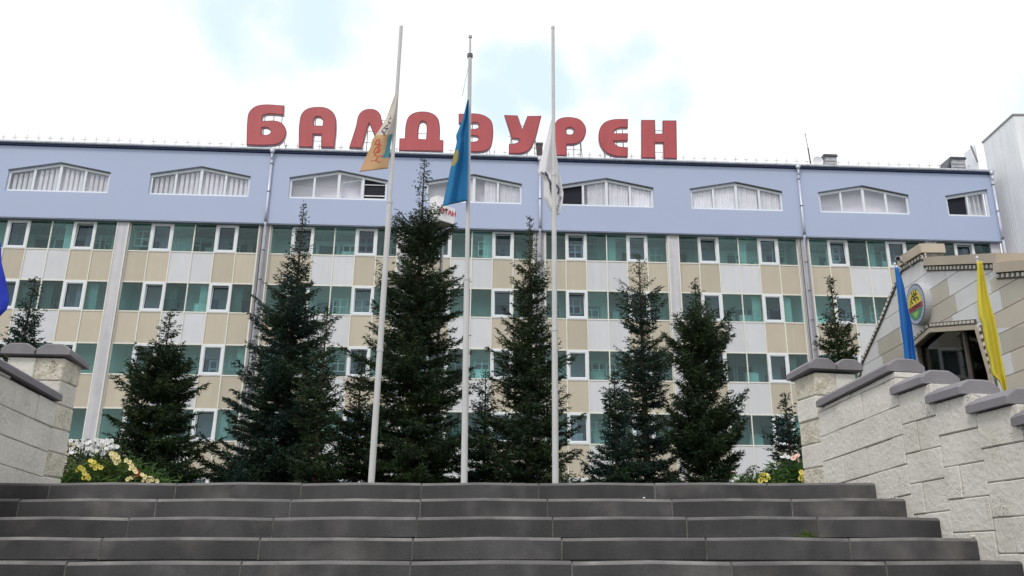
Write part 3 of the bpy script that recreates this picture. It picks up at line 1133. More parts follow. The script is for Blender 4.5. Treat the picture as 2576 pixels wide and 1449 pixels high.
# eave: fascia, gutter, roof sheet
build(MB().box(U_START, U_END + .05, -BLUE_OFF - .10, -BLUE_OFF + .30, ZB1 + .03, ZB1 + .12), "fascia", M['navy'], B)
gt = MB()
prof = [(-.10, .13), (-.19, .115), (-.235, .16), (-.235, .235), (-.215, .235), (-.205, .17), (-.16, .145), (-.10, .155)]
gt.loft([[(U_START, -BLUE_OFF + a, ZB1 + b) for a, b in prof], [(U_END + .12, -BLUE_OFF + a, ZB1 + b) for a, b in prof]])
build(gt, "gutter", M['zinc'], B)
rf = MB()
rf.hexa([(U_START, -BLUE_OFF - .12, ZB1 + .12), (U_END + .05, -BLUE_OFF - .12, ZB1 + .12), (U_END + .05, 14, ZB1 + 1.6), (U_START, 14, ZB1 + 1.6),
         (U_START, -BLUE_OFF - .12, ZB1 + .16), (U_END + .05, -BLUE_OFF - .12, ZB1 + .16), (U_END + .05, 14, ZB1 + 1.66), (U_START, 14, ZB1 + 1.66)])
build(rf, "roof", M['roof'], B)
# body of the building behind
bd = MB()
bd.box(U_START, U_END, 4.05, 13.8, BOT, ZB0)
bd.box(U_START, U_END - .02, 1.1, 13.8, ZB0 + .01, ZB1 + .1)
bd.box(U_START - .3, U_START, -.3, 13.8, BOT, ZB1)
bd.box(26.1, 26.24, -.1, 4.0, BOT, ZB0)
build(bd, "rear_wall", M['pilaster'], B)
# roof edge clamps: small stubs along the gutter
st = MB()
u = U_START
while u < U_END:
    st.box(u - .03, u + .03, -BLUE_OFF - .1, -BLUE_OFF - .04, ZB1 + .16, ZB1 + .24)
    u += .31
tag(build(st, "gutter_bracket", M['pale_steel'], B), kind='stuff')

# drainpipes
for pc, x_ in ((PIL[2] + .05, 0), (PIL[4], 0), (PIL[6] - .0, 0), (U_END - .02, 1)):
    mb = MB()
    yv = -BLUE_OFF - .10
    mb.tube([(pc, -BLUE_OFF - .17, ZB1 + .13), (pc, -BLUE_OFF - .17, ZB1 - .10)], [.16, .075], 10)
    mb.tube([(pc, -BLUE_OFF - .17, ZB1 - .10), (pc, -BLUE_OFF - .16, ZB1 - .28), (pc, yv + .01, ZB1 - .48)], .062, 8)
    mb.tube([(pc, yv, ZB1 - .44), (pc, yv, ZB0 + .9), (pc, yv, ZB0 + .02)], .068, 10)
    if not x_:
        mb.tube([(pc, yv, ZB0 + .04), (pc, yv + .05, ZB0 - .1), (pc, -.27, ZB0 - .35), (pc, -.27, BOT + .3)], .062, 10)
    else:
        mb.tube([(pc, yv, ZB0 + .04), (pc, yv, BOT + .3)], .066, 10)
    dp_ = build(mb, "drainpipe", M['zinc'], B, smooth=True)
    bmb = MB()
    z = ZB1 - .7
    while z > 1:
        yy = yv if (z > ZB0 or x_) else -.27
        bmb.tube([(pc, yy, z), (pc, yy, z + .06)], .08, 10)
        z -= 1.64
    build(bmb, "pipe_clamp", M['steel'], dp_)
    if not x_:
        build(MB().tube([(pc - .17, -.19, ZB0 - .05), (pc - .17, -.19, BOT + .2)], .025, 6), "cable_conduit", M['steel'], B)
        build(MB().box(pc - .30, pc - .235, -.20, -.17, BOT, ZB0 - .03), "pilaster_groove", M['trim_grey'], B)
        build(MB().box(pc + .12, pc + .19, -.195, -.17, BOT, ZB0 - .03), "pilaster_groove", M['trim_grey'], B)
# base plinth below row five
build(MB().box(U_START, U_END, -.02, .2, BOT, SILL[4] - (3.28 - WH) + .02), "plinth", M['pilaster'], B)

# ---------------------------------------------------------------- roof letters
def Z1(x, y): return 603.7 + .25 * x, 241.5 + .25 * y          # picture 2 of the first study
def Z3(x, y): return 1140.4 + .25 * x, 241.5 + .25 * y
def Z6(x, y): return 590.3 + .15624 * x, 254.9 + .15624 * y


def ell(cx, cy, rx, ry, n=16):
    return [(cx + rx * math.cos(2 * math.pi * k / n), cy + ry * math.sin(2 * math.pi * k / n)) for k in range(n)]


LETTERS = [
    ("Б", Z6, [(185, 705), (200, 290), (215, 200), (260, 130), (330, 80), (430, 52), (795, 65), (785, 222), (480, 215), (448, 240), (440, 285), (450, 315), (640, 310), (740, 340), (800, 400),
               (825, 480), (808, 570), (755, 650), (680, 690), (590, 705)], [[(432, 425), (500, 420), (560, 450), (577, 490), (550, 525), (500, 538), (430, 534)]]),
    ("А", Z6, [(1025, 740), (1045, 290), (1075, 200), (1140, 130), (1230, 98), (1340, 88), (1450, 98), (1540, 140), (1605, 210), (1632, 310), (1607, 742), (1385, 738), (1390, 535),
               (1262, 530), (1255, 736)], [[(1272, 388), (1270, 310), (1288, 265), (1335, 245), (1388, 265), (1415, 310), (1412, 390)]]),
    ("Л", Z1, [(1095, 520), (1165, 300), (1195, 185), (1240, 143), (1300, 128), (1365, 140), (1408, 180), (1425, 240), (1515, 545), (1400, 540), (1310, 300), (1298, 275), (1288, 300), (1225, 525)], []),
    ("Д", Z1, [(1597, 550), (1602, 425), (1655, 425), (1670, 265), (1700, 200), (1760, 165), (1835, 155), (1920, 168), (1980, 210), (2005, 270), (2008, 440), (2045, 445), (2042, 558)],
     [[(1790, 430), (1800, 300), (1815, 262), (1840, 252), (1865, 267), (1875, 310), (1870, 435)]]),
    ("Э", Z3, [(50, 178), (250, 178), (330, 205), (380, 250), (398, 320), (392, 450), (368, 520), (320, 552), (240, 562), (60, 558), (60, 455), (225, 455), (250, 440), (250, 415), (235, 405), (110, 403), (110, 325), (235, 325),
               (252, 312), (250, 285), (235, 270), (50, 275)], []),
    ("У", Z3, [(510, 190), (645, 195), (692, 332), (742, 200), (885, 198), (795, 500), (755, 550), (690, 576), (555, 580), (558, 480), (630, 472), (665, 450), (662, 436), (630, 428), (585, 425)], []),
    ("Р", Z3, [(1025, 600), (1025, 270), (1060, 230), (1120, 213), (1190, 213), (1270, 235), (1320, 290), (1335, 350), (1315, 420), (1270, 465), (1210, 485), (1140, 487), (1138, 600)],
     [ell(1170, 352, 42, 35)]),
    ("Є", Z3, [(1755, 230), (1755, 320), (1670, 322), (1625, 345), (1612, 374), (1755, 374), (1755, 452), (1610, 455), (1640, 495), (1695, 512), (1755, 514), (1755, 612), (1620, 603), (1530, 565),
               (1475, 490), (1460, 400), (1475, 320), (1520, 265), (1590, 237)], []),
    ("Н", Z3, [(1890, 625), (1890, 240), (2028, 240), (2032, 378), (2105, 378), (2105, 245), (2243, 245), (2250, 632), (2115, 628), (2110, 470), (2030, 470), (2030, 625)], []),
]
LOFF = .10
lab_side = {"Б": "first letter of the rooftop sign, red with a flag shaped top bar and round bowl", "А": "second letter of the rooftop sign, red with a rounded top and crossbar",
            "Л": "third letter of the rooftop sign, red pointed arch partly behind the orange and cream flag", "Д": "fourth letter of the rooftop sign, red arch on a wide flat foot",
            "Э": "fifth letter of the rooftop sign, red, behind the light blue flag and middle pole", "У": "sixth letter of the rooftop sign, red with two spreading arms and a hooked tail",
            "Р": "seventh letter of the rooftop sign, red with a closed round bowl beside the white flag", "Є": "eighth letter of the rooftop sign, red half moon with a middle bar",
            "Н": "last letter of the rooftop sign, red with two straight uprights"}
for ch, Zf, outer, holes in LETTERS:
    def prj(p):
        return fac(*Zf(*p), LOFF)
    out = smooth_loop([prj(p) for p in outer])
    hs = [smooth_loop([prj(p) for p in h]) for h in holes]
    us_ = [p[0] for p in out]; zs_ = [p[1] for p in out]
    uc, z0 = (min(us_) + max(us_)) / 2, min(zs_)
    base = facw(uc, -LOFF + .15, ZB1 + .2)
    L = thing("sign_letter", lab_side[ch], "letter", base, "red letters of the rooftop sign")
    cxm, czm = uc, (min(zs_) + max(zs_)) / 2
    def w_(v_, f_, dy, name, m_, sc=1.0):
        build(MB().add([facw(cxm + (p[0] - cxm) * sc, -LOFF + dy - p[2], czm + (p[1] - czm) * sc) for p in v_], f_), name, m_, L)
    v, f = shape2d(out, hs, .20)
    w_(v, f, .23, "letter_return", M['sign_side'])
    # dark rim: slightly larger thin sheet; face smaller
    v, f = shape2d(out, hs, .02)
    w_(v, f, .025, "letter_rim", M['red_dark'])
    # inset face
    def inset(loop, d):
        n = len(loop); res = []
        area = sum(loop[i - 1][0] * loop[i][1] - loop[i][0] * loop[i - 1][1] for i in range(n))
        s = 1 if area > 0 else -1
        for i in range(n):
            a = Vector(loop[i]) - Vector(loop[i - 1]); b = Vector(loop[(i + 1) % n]) - Vector(loop[i])
            if a.length < 1e-6 or b.length < 1e-6:
                res.append(loop[i]); continue
            na = Vector((-a.y, a.x)).normalized() * s; nb = Vector((-b.y, b.x)).normalized() * s
            m_ = na + nb
            if m_.length < .2: m_ = na * 1.0
            m_ = m_.normalized() / max(.5, m_.normalized().dot(na))
            res.append((loop[i][0] + m_.x * d, loop[i][1] + m_.y * d))
        return res
    v, f = shape2d(inset(out, .045), [inset(h, -.045) for h in hs], .01)
    w_(v, f, .000, "letter_face", M['red'])
    # frame: struts behind
    fr_ = MB()
    w2 = (max(us_) - min(us_)) / 2
    zt = max(zs_)
    for du in (-.62, -.2, .25, .66):
        u = uc + du * w2
        fr_.tube([facw(u, .17, ZB1 + .1), facw(u, .17, z0 + (zt - z0) * .8)], .022, 5)
    for du in (-.62, .66):
        u = uc + du * w2
        fr_.tube([facw(u, .17, z0 + (zt - z0) * .55), facw(u + .30, 1.3, ZB1 + .25)], .02, 5)
    for hz in (.22, .5, .78):
        fr_.tube([facw(uc - w2 * .75, .185, z0 + (zt - z0) * hz), facw(uc + w2 * .75, .185, z0 + (zt - z0) * hz)], .016, 5)
    build(fr_, "support_frame", M['steel'], L)
    ft = MB()
    for du in (-.62, -.2, .25, .66):
        u = uc + du * w2
        p = [facw(u - .13, -.10, ZB1 + .16), facw(u + .13, -.10, ZB1 + .16), facw(u + .13, .3, ZB1 + .16), facw(u - .13, .3, ZB1 + .16)]
        ft.hexa(p + [q + Vector((0, 0, .09)) for q in p])
    build(ft, "foot_plate", M['steel'], L)

# ---------------------------------------------------------------- things on the roof
# snow guard railing
rl = thing("roof_railing", "thin pale metal snow guard railing running along the edge of the main roof", "railing", facw(0, 1.2, ZB1 + .3))
mbp = MB(); post_n = 0
u = U_START
pm = MB().tube([(0, 0, 0), (0, 0, 1.16)], .016, 5)
pm.box(-.12, .12, -.010, .010, .96, .99)
pmesh = pm.mesh("railing_post", M['pale_steel'])
while u < U_END:
    o = link("railing_post", pmesh, rl, facw(u, 1.2, ZB1 + .3))
    u += .62 + random.uniform(-.02, .02)
build(MB().tube([facw(U_START, 1.2, ZB1 + 1.275), facw(U_END, 1.2, ZB1 + 1.275)], .005, 5), "rail", M['pale_steel'], rl)

def roof_box(px0, px1, py, lab):
    u0, z0_ = fac(px0, py, .0); u1, _ = fac(px1, py, .0)
    o = thing("roof_vent", lab, "vent", facw((u0 + u1) / 2, .3, ZB1 + .15), "low dark vents on the roof edge")
    build(MB().hexa([facw(u0 + .08, .02, ZB1 + .18), facw(u1 - .08, .02, ZB1 + .18), facw(u1 - .08, .5, ZB1 + .18), facw(u0 + .08, .5, ZB1 + .18),
                     facw(u0 + .08, .02, ZB1 + .27), facw(u1 - .08, .02, ZB1 + .27), facw(u1 - .08, .5, ZB1 + .27), facw(u0 + .08, .5, ZB1 + .27)]), "vent_body", M['pale_steel'], o)
    build(MB().hexa([facw(u0, -.04, ZB1 + .27), facw(u1, -.04, ZB1 + .27), facw(u1, .56, ZB1 + .27), facw(u0, .56, ZB1 + .27),
                     facw(u0 + .06, 0, ZB1 + .46), facw(u1 - .06, 0, ZB1 + .46), facw(u1 - .06, .5, ZB1 + .46), facw(u0 + .06, .5, ZB1 + .46)]), "vent_cover", M['steel'], o)


roof_box(160, 193, 350, "low dark roof vent above the leftmost attic window")
roof_box(455, 489, 362, "low dark roof vent left of the red letters")
roof_box(1833, 1862, 405, "low dark roof vent right of the red letters")


def dormer(px0, px1, pyt, pyb, lab):
    u0, zb_ = fac(px0, pyb, .0); u1, zt_ = fac(px1, pyt, .0)
    v0 = .3
    o = thing("roof_dormer", lab, "dormer", facw((u0 + u1) / 2, v0, ZB1 + .15), "ventilation dormers on the roof")
    w = u1 - u0
    zt_ = zt_ + .18
    a = u0 + w * .38
    bx = MB().hexa([facw(a, v0, ZB1 + .15), facw(u1, v0, ZB1 + .15), facw(u1, v0 + .9, ZB1 + .15), facw(a, v0 + .9, ZB1 + .15),
                    facw(a, v0, zt_ - .12), facw(u1, v0, zt_ - .12), facw(u1, v0 + .9, zt_ - .12), facw(a, v0 + .9, zt_ - .12)])
    build(bx, "dormer_front", M['pale_steel'], o)
    lv = MB()
    for q in range(4):
        z = ZB1 + .28 + q * (zt_ - ZB1 - .5) / 4
        lv.hexa([facw(a + .08, v0 - .03, z), facw(u1 - .06, v0 - .03, z), facw(u1 - .06, v0 - .002, z), facw(a + .08, v0 - .002, z),
                 facw(a + .08, v0 - .015, z + .05), facw(u1 - .06, v0 - .015, z + .05), facw(u1 - .06, v0 - .002, z + .05), facw(a + .08, v0 - .002, z + .05)])
    build(lv, "louvre", M['trim_grey'], o)
    rfm = MB()
    rfm.hexa([facw(a - .05, v0 - .1, zt_ - .118), facw(u1 + .05, v0 - .1, zt_ - .118), facw(u1 + .05, v0 + 1, zt_ - .118), facw(a - .05, v0 + 1, zt_ - .118),
              facw(a - .02, v0 - .1, zt_), facw(u1, v0 - .1, zt_), facw(u1, v0 + 1, zt_), facw(a - .02, v0 + 1, zt_)])
    rfm.hexa([facw(u0, v0 - .1, ZB1 + .16), facw(u0 + .12, v0 - .1, ZB1 + .16), facw(u0 + .12, v0 + .9, ZB1 + .16), facw(u0, v0 + .9, ZB1 + .16),
              facw(a - .05, v0 - .1, zt_ - .04), facw(a + .06, v0 - .1, zt_ - .14), facw(a + .06, v0 + .9, zt_ - .14), facw(a - .05, v0 + .9, zt_ - .04)])
    build(rfm, "dormer_roof", M['steel'], o)


dormer(2060, 2110, 391, 414, "white louvred roof dormer beside the leaning antenna")
dormer(2379, 2435, 398, 424, "white louvred roof dormer near the right end of the roof")
# antenna
ub, zb_ = fac(2040, 408, .0); ut, zt_ = fac(2025, 335, .0)
an = thing("antenna", "thin leaning antenna mast on the roof left of a dormer", "antenna", facw(ub, .0, ZB1 + .2))
build(MB().tube([facw(ub, .0, ZB1 + .1), facw(ub + (ut - ub) * .5, .0, zb_ + (zt_ - zb_) * .5)], [.05, .04], 6)
      .tube([facw(ub + (ut - ub) * .5, .0, zb_ + (zt_ - zb_) * .5), facw(ut, .0, zt_)], .018, 6), "mast", M['steel'], an)
am = MB()
for q in (.45, .62, .8, .95):
    uu, z_ = ub + (ut - ub) * q, zb_ + (zt_ - zb_) * q
    am.tube([facw(uu - .10, 0, z_ - .02), facw(uu + .10, 0, z_ + .02)], .007, 5)
build(am, "antenna_rod", M['steel'], an)
# satellite dish beside the dormer
du_, dz_ = fac(2059, 405, 0)
dd = thing("satellite_dish", "small pale satellite dish between the antenna and the dormer", "satellite dish", facw(du_, .1, ZB1 + .2))
dm = MB(); rings = []
for k_ in range(4):
    r_ = .02 + .10 * k_
    rings.append([facw(du_ + r_ * math.cos(t_), .1 - .05 * (r_ / .3) ** 2, dz_ + r_ * math.sin(t_)) for t_ in [2 * math.pi * j_ / 14 for j_ in range(14)]])
dm.loft(rings, caps=False); dm.f.insert(0, tuple(range(14))); dm.mi.insert(0, 0)
build(dm, "dish", M['sign_white'], dd)
build(MB().tube([facw(du_, .14, ZB1 + .15), facw(du_, .14, dz_)], .02, 5), "dish_stand", M['steel'], dd)
# chimney beside the white flag
cu_, cz_ = fac(1362, 362, -.8)
chm = thing("chimney", "small brown chimney on the roof behind the white flag", "chimney", facw(cu_, .8, ZB1 + .2))
build(MB().hexa([facw(cu_ - .16, .65, ZB1 + .1), facw(cu_ + .16, .65, ZB1 + .1), facw(cu_ + .16, .98, ZB1 + .1), facw(cu_ - .16, .98, ZB1 + .1),
                 facw(cu_ - .16, .65, cz_ - .08), facw(cu_ + .16, .65, cz_ - .08), facw(cu_ + .16, .98, cz_ - .08), facw(cu_ - .16, .98, cz_ - .08)]), "stack", M['brick'], chm)
build(MB().hexa([facw(cu_ - .2, .61, cz_ - .08), facw(cu_ + .2, .61, cz_ - .08), facw(cu_ + .2, 1.02, cz_ - .08), facw(cu_ - .2, 1.02, cz_ - .08),
                 facw(cu_ - .2, .61, cz_), facw(cu_ + .2, .61, cz_), facw(cu_ + .2, 1.02, cz_), facw(cu_ - .2, 1.02, cz_)]), "chimney_cap", M['trim_grey'], chm)

# ---------------------------------------------------------------- white wing on the right
WX = 26.9
p_far = Vector((WX, 1.646 * WX, .873 * WX + EYE))
YN = 1.546 * WX
WTOP = .870 * WX + EYE
wg = thing("white_wing_building", "tall white building with ribbed siding at the right end of the blue attic", "building", (WX + 6, YN + 3, LAND))
build(MB().box(WX, WX + 14, YN, YN + 3.3, LAND - .02, WTOP - .04), "wall", M['wing'], wg)
rib = MB().box(-.012, .0, -.022, .022, 0, WTOP - LAND - .1).mesh("siding_rib", M['wing'])
y = YN + .12
while y < YN + 3.25:
    link("siding_rib", rib, wg, (WX, y, LAND))
    y += .2
rib2 = MB().box(-.022, .022, -.012, .0, 0, WTOP - LAND - .1).mesh("siding_rib", M['wing'])
x = WX + .12
while x < WX + 7:
    link("siding_rib", rib2, wg, (x, YN, LAND))
    x += .2
build(MB().box(WX - .05, WX + 14.05, YN - .05, YN + 3.35, WTOP - .04, WTOP + .06), "roof_edge", M['trim_grey'], wg)
build(MB().box(WX - .008, WX, YN + .01, YN + 3.3, 15.2, 15.24).box(WX - .02, WX - .001, YN + 2.2, YN + 2.23, LAND + 2, 15.2), "panel_joint", M['trim_grey'], wg)
# lean-to parapet where the two roofs meet
ua, za_ = fac(2469, 408, -1.5); ub_, zb2 = fac(2492, 376, -1.5)
lt_ = MB()
ya = 1.5
lt_.hexa([facw(ua, ya, ZB1 + .2), facw(26.9, ya, ZB1 + .2), facw(26.9, ya + 1.2, ZB1 + .2), facw(ua, ya + 1.2, ZB1 + .2),
          facw(ua, ya, za_ - .02), facw(26.9, ya, zb2 + .3), facw(26.9, ya + 1.2, zb2 + .3), facw(ua, ya + 1.2, za_ - .02)])
build(lt_, "parapet", M['wing'], wg)
build(MB().tube([facw(ua - .05, ya - .02, za_), facw(26.6, ya - .02, zb2 + .2)], .06, 6), "parapet_coping", M['trim_grey'], wg)

# ---------------------------------------------------------------- entrance building (stone clad, stepped gable) on the right
EC = 8.0
def ent(x, y, X=EC):
    a, b, c = ray(x, y)
    s = X / a
    return (b * s, c * s + EYE)          # (Y, z)


EB = thing("entrance_building", "stone clad entrance building with a stepped gable and dentil trim on the right", "building", (EC + .2, 17, LAND))
gz = LAND - .05
top = [ent(2170, 905), ent(2208, 822), ent(2222, 790), ent(2270, 672), ent(2327, 636), ent(2335, 668), ent(2519, 661), ent(2512, 686), ent(2576, 681)]
outl = [(top[0][0] + .8, gz)] + [(top[0][0] + .8, top[0][1] - .9)] + top + [(9.0, top[-1][1] - (top[-1][0] - 9.0) * .30), (9.0, gz)]
sol = [(p[0], p[1]) for p in outl]
hexw_px = [(2304, 872), (2345, 836), (2460, 829), (2492, 940), (2505, 1010), (2330, 1050)]
hexw = [ent(*p) for p in hexw_px]
v, f = shape2d(sol, [hexw], .36)
build(MB().add([(EC + .012 + p[2], p[0], p[1]) for p in v], f), "gable_wall", M['mortar_dark'], EB)
build(MB().box(EC + .4, EC + 5, 9.2, 19.3, gz, LAND + 3.2).box(EC + 1.9, EC + 2.0, 12, 19.3, gz, LAND + 3.0), "rear_body", M['tile_beige'], EB)

COURSE = .0462 * EC
ZREF = .536 * EC + EYE


def clip_half(poly, a, b, c_, keep=1):     # keep points with a*x+b*y+c >= 0
    out = []
    n = len(poly)
    for i in range(n):
        p, q = poly[i], poly[(i + 1) % n]
        dp, dq = (a * p[0] + b * p[1] + c_) * keep, (a * q[0] + b * q[1] + c_) * keep
        if dp >= 0: out.append(p)
        if (dp > 0 and dq < 0) or (dp < 0 and dq > 0):
            t = dp / (dp - dq)
            out.append((p[0] + (q[0] - p[0]) * t, p[1] + (q[1] - p[1]) * t))
    return out


def clip_rect(poly, x0, x1, y0, y1):
    for a, b, c_ in ((1, 0, -x0), (-1, 0, x1), (0, 1, -y0), (0, -1, y1)):
        if len(poly) < 3: return []
        poly = clip_half(poly, a, b, c_)
    return poly


def area(poly):
    return sum(poly[i - 1][0] * poly[i][1] - poly[i][0] * poly[i - 1][1] for i in range(len(poly))) / 2


def subtract_convex(poly, conv):
    if area(conv) < 0: conv = conv[::-1]
    pieces, rest = [], poly
    n = len(conv)
    for i in range(n):
        p, q = conv[i], conv[(i + 1) % n]
        a, b = -(q[1] - p[1]), (q[0] - p[0])     # inside: a*(x-px)+b*(y-py) >= 0
        c_ = -(a * p[0] + b * p[1])
        if len(rest) < 3: break
        outp = clip_half(rest, a, b, c_, -1)
        if len(outp) >= 3 and abs(area(outp)) > .004: pieces.append(outp)
        rest = clip_half(rest, a, b, c_, 1)
    return pieces


re_ = random.Random(5)
zc = ZREF - COURSE * 9
row = 0
while zc < top[4][1] + .3:
    off = (row % 3) * .42
    yy = 9.0 - off
    while yy < 21:
        wd = (1.25, .85, 1.05)[int(yy * 7 + row) % 3]
        sub_ = clip_rect(sol, yy + .006, yy + wd - .006, zc + .006, zc + COURSE - .006)
        if len(sub_) >= 3 and abs(area(sub_)) > .006:
            # drop repeated points
            cl = []
            for p in sub_:
                if not cl or (abs(p[0] - cl[-1][0]) + abs(p[1] - cl[-1][1])) > 1e-4: cl.append(p)
            for pc_ in subtract_convex(cl, hexw):
                ym = sum(p[0] for p in pc_) / len(pc_) / EC
                zm = (sum(p[1] for p in pc_) / len(pc_) - EYE) / EC
                if (1.84 < ym < 2.03 and .536 < zm < .63) or (2.16 < ym < 2.29 and .49 < zm < .585) or (1.95 < ym < 2.16 and .48 < zm < .535) or (ym > 2.36 and .44 < zm < .50):
                    m_ = M['tile_beige']
                elif ym < 1.70 and zm < .585:
                    m_ = M['tile_tan'] if re_.random() < .85 else M['tile_beige']
                elif re_.random() < .10:
                    m_ = M['tile_beige']
                else:
                    m_ = M['tile_white']
                n_ = len(pc_)
                mb = MB().add([(EC - .018, p[0], p[1]) for p in pc_] + [(EC + .011, p[0], p[1]) for p in pc_],
                              [tuple(range(n_)), tuple(reversed(range(n_, 2 * n_)))] + [(i_, (i_ + 1) % n_, n_ + (i_ + 1) % n_, n_ + i_) for i_ in range(n_)])
                build(mb, "stone_panel", m_, EB)
        yy += wd
    zc += COURSE
    row += 1

# coping and dentils along the gable
def along(p, q, x0, x1, h0, h1):
    """bar on the gable from p to q (Y,z), from x0 to x1 in depth and h0..h1 above the line"""
    d = (Vector(q) - Vector(p)).normalized()
    nrm = Vector((-d.y, d.x)) if -d.y * 0 + d.x * 1 > 0 else Vector((d.y, -d.x))
    if nrm.y < 0: nrm = -nrm
    P_ = [Vector(p) + nrm * h0, Vector(q) + nrm * h0, Vector(q) + nrm * h1, Vector(p) + nrm * h1]
    return [(x0, P_[0].x, P_[0].y), (x1, P_[0].x, P_[0].y), (x1, P_[1].x, P_[1].y), (x0, P_[1].x, P_[1].y),
            (x0, P_[3].x, P_[3].y), (x1, P_[3].x, P_[3].y), (x1, P_[2].x, P_[2].y), (x0, P_[2].x, P_[2].y)]


trim = MB()
cop_segs = [(3, 4, .0, .20), (5, 6, .0, .17), (7, 8, .0, .17)]
for a_, b_, h0, h1 in cop_segs:
    build(MB().hexa(along(top[a_], top[b_], EC - .10, EC + .42, h0, h1)), "coping", M['coping'], EB)
build(MB().hexa(along(top[8], (9.0, outl[-2][1]), EC - .10, EC + .42, .0, .17)), "coping", M['coping'], EB)
# flat block at the peak
pk = top[4]
build(MB().box(EC - .08, EC + .42, pk[0] - .02, pk[0] + .20, pk[1] + .001, pk[1] + .16), "coping", M['coping'], EB)
drk = MB(); tth = MB()


def dentil(p, q, below=.0, h=.115, x=EC - .03, closed=False, d_=.035):
    drk.hexa(along(p, q, x - .012, x + .02, -below - h, -below))
    L_ = (Vector(q) - Vector(p)).length
    n_ = max(1, int(L_ / .135))
    for i_ in range(n_):
        a_ = Vector(p) + (Vector(q) - Vector(p)) * ((i_ + .25) / n_)
        b_ = Vector(p) + (Vector(q) - Vector(p)) * ((i_ + .75) / n_)
        tth.hexa(along(a_, b_, x - d_, x - .010, -below - h * .78, -below - h * .22))


for i_ in range(0, len(top) - 1):
    dentil(top[i_], top[i_ + 1])
dentil(top[8], (9.0, outl[-2][1]))
dentil(outl[1], top[0])
for i_ in range(3):
    dentil(hexw[i_], hexw[i_ + 1], -.19, .09)
dentil(hexw[3], hexw[4], -.19, .09)
tag(build(drk, "dentil_band", M['dent_dark'], EB), kind='stuff')
tag(build(tth, "dentil_teeth", M['dent_light'], EB), kind='stuff')
# window: frame, glass, dark interior with blinds
wf = MB()
cen = Vector((sum(p[0] for p in hexw) / 6, sum(p[1] for p in hexw) / 6))
for i_ in range(6):
    p, q = Vector(hexw[i_]), Vector(hexw[(i_ + 1) % 6])
    d = (q - p).normalized()
    nrm = Vector((-d.y, d.x))
    if nrm.dot(cen - p) > 0: nrm = -nrm
    P_ = [p, q, q + nrm * .085, p + nrm * .085]
    wf.add([(EC - .06, a.x, a.y) for a in P_] + [(EC + .1, a.x, a.y) for a in P_], [(0, 1, 2, 3), (7, 6, 5, 4), (0, 4, 5, 1), (1, 5, 6, 2), (2, 6, 7, 3), (3, 7, 4, 0)])
ew = build(wf, "window", M['coping'], EB)
n_ = len(hexw)
build(MB().add([(EC + .10, p[0], p[1]) for p in hexw] + [(EC + .12, p[0], p[1]) for p in hexw],
               [tuple(range(n_)), tuple(reversed(range(n_, 2 * n_)))] + [(i_, (i_ + 1) % n_, n_ + (i_ + 1) % n_, n_ + i_) for i_ in range(n_)]), "pane", M['dark_glass'], ew)
ym = ent(2425, 900)[0]
build(MB().box(EC + .05, EC + .16, ym - .03, ym + .03, hexw[4][1], hexw[1][1] - .05), "glazing_bar", M['dent_dark'], ew)
rm = MB()
y0_, y1_ = min(p[0] for p in hexw) - .3, max(p[0] for p in hexw) + .3
z0_, z1_ = min(p[1] for p in hexw) - .3, max(p[1] for p in hexw) + .3
rm.box(EC + 1.6, EC + 1.7, y0_, y1_, z0_, z1_, 0)
rm.box(EC + .38, EC + 1.7, y0_, y1_, z1_, z1_ + .1, 0)
rm.box(EC + .38, EC + 1.7, y1_, y1_ + .1, z0_, z1_, 0)
rm.box(EC + .38, EC + 1.7, y0_ - .1, y0_, z0_, z1_, 0)
rm.box(EC + .38, EC + 1.7, y0_, y1_, z0_ - .1, z0_, 0)
rm.box(EC + .5, EC + .55, y0_ + .5, y0_ + 1.5, z0_, z0_ + 1.15, 0)
build(rm, "window_room", M['indoor'], EB)
bl = MB()
for i_ in range(7):
    yq = y0_ + 1.5 + i_ * .17
    bl.box(EC + .45, EC + .47, yq, yq + .13, z0_, z1_ - .1 * (i_ % 2))
build(bl, "blind", M['infurn'], ew)

# emblem disc
ecy, ecz = ent(2303, 766, EC - .16)
er = abs(ent(2303, 712)[1] - ent(2303, 820)[1]) / 2 * 1.0
EX = EC - .16
em = thing("round_emblem", "round emblem with a yellow sun field, red band and green base on the entrance gable", "emblem", (EX, ecy, ecz - er))


def EP(x, y, d=0.0):        # emblem plane: x to the right as seen from the front (= towards the camera), y up
    return (EX - d, ecy - x, ecz + y)


def disc(r, d0, d1, name, m_, n=40, poly=None):
    pts = poly or [(r * math.cos(2 * math.pi * k_ / n), r * math.sin(2 * math.pi * k_ / n)) for k_ in range(n)]
    n = len(pts)
    mb = MB().add([EP(x, y, d1) for x, y in pts] + [EP(x, y, d0) for x, y in pts],
                  [tuple(range(n)), tuple(reversed(range(n, 2 * n)))] + [(i_, (i_ + 1) % n, n + (i_ + 1) % n, n + i_) for i_ in range(n)])
    return build(mb, name, m_, em)


disc(er, -.142, 0, "disc_body", M['em_side'])
disc(er, 0, .004, "rim_ring", M['em_rim'])
disc(er * .94, 0, .007, "outer_ring", M['em_ring'])
disc(er * .75, 0, .010, "inner_field", M['em_blue'])


def chord(r, ylo, yhi, n=24):
    pts = []
    a0, a1 = math.asin(max(-1, ylo / r)), math.asin(min(1, yhi / r))
    for k_ in range(n + 1):
        a = a0 + (a1 - a0) * k_ / n
        pts.append((r * math.cos(a), r * math.sin(a)))
    for k_ in range(n + 1):
        a = a1 + (a0 - a1) * k_ / n
        pts.append((-r * math.cos(a), r * math.sin(a)))
    return pts


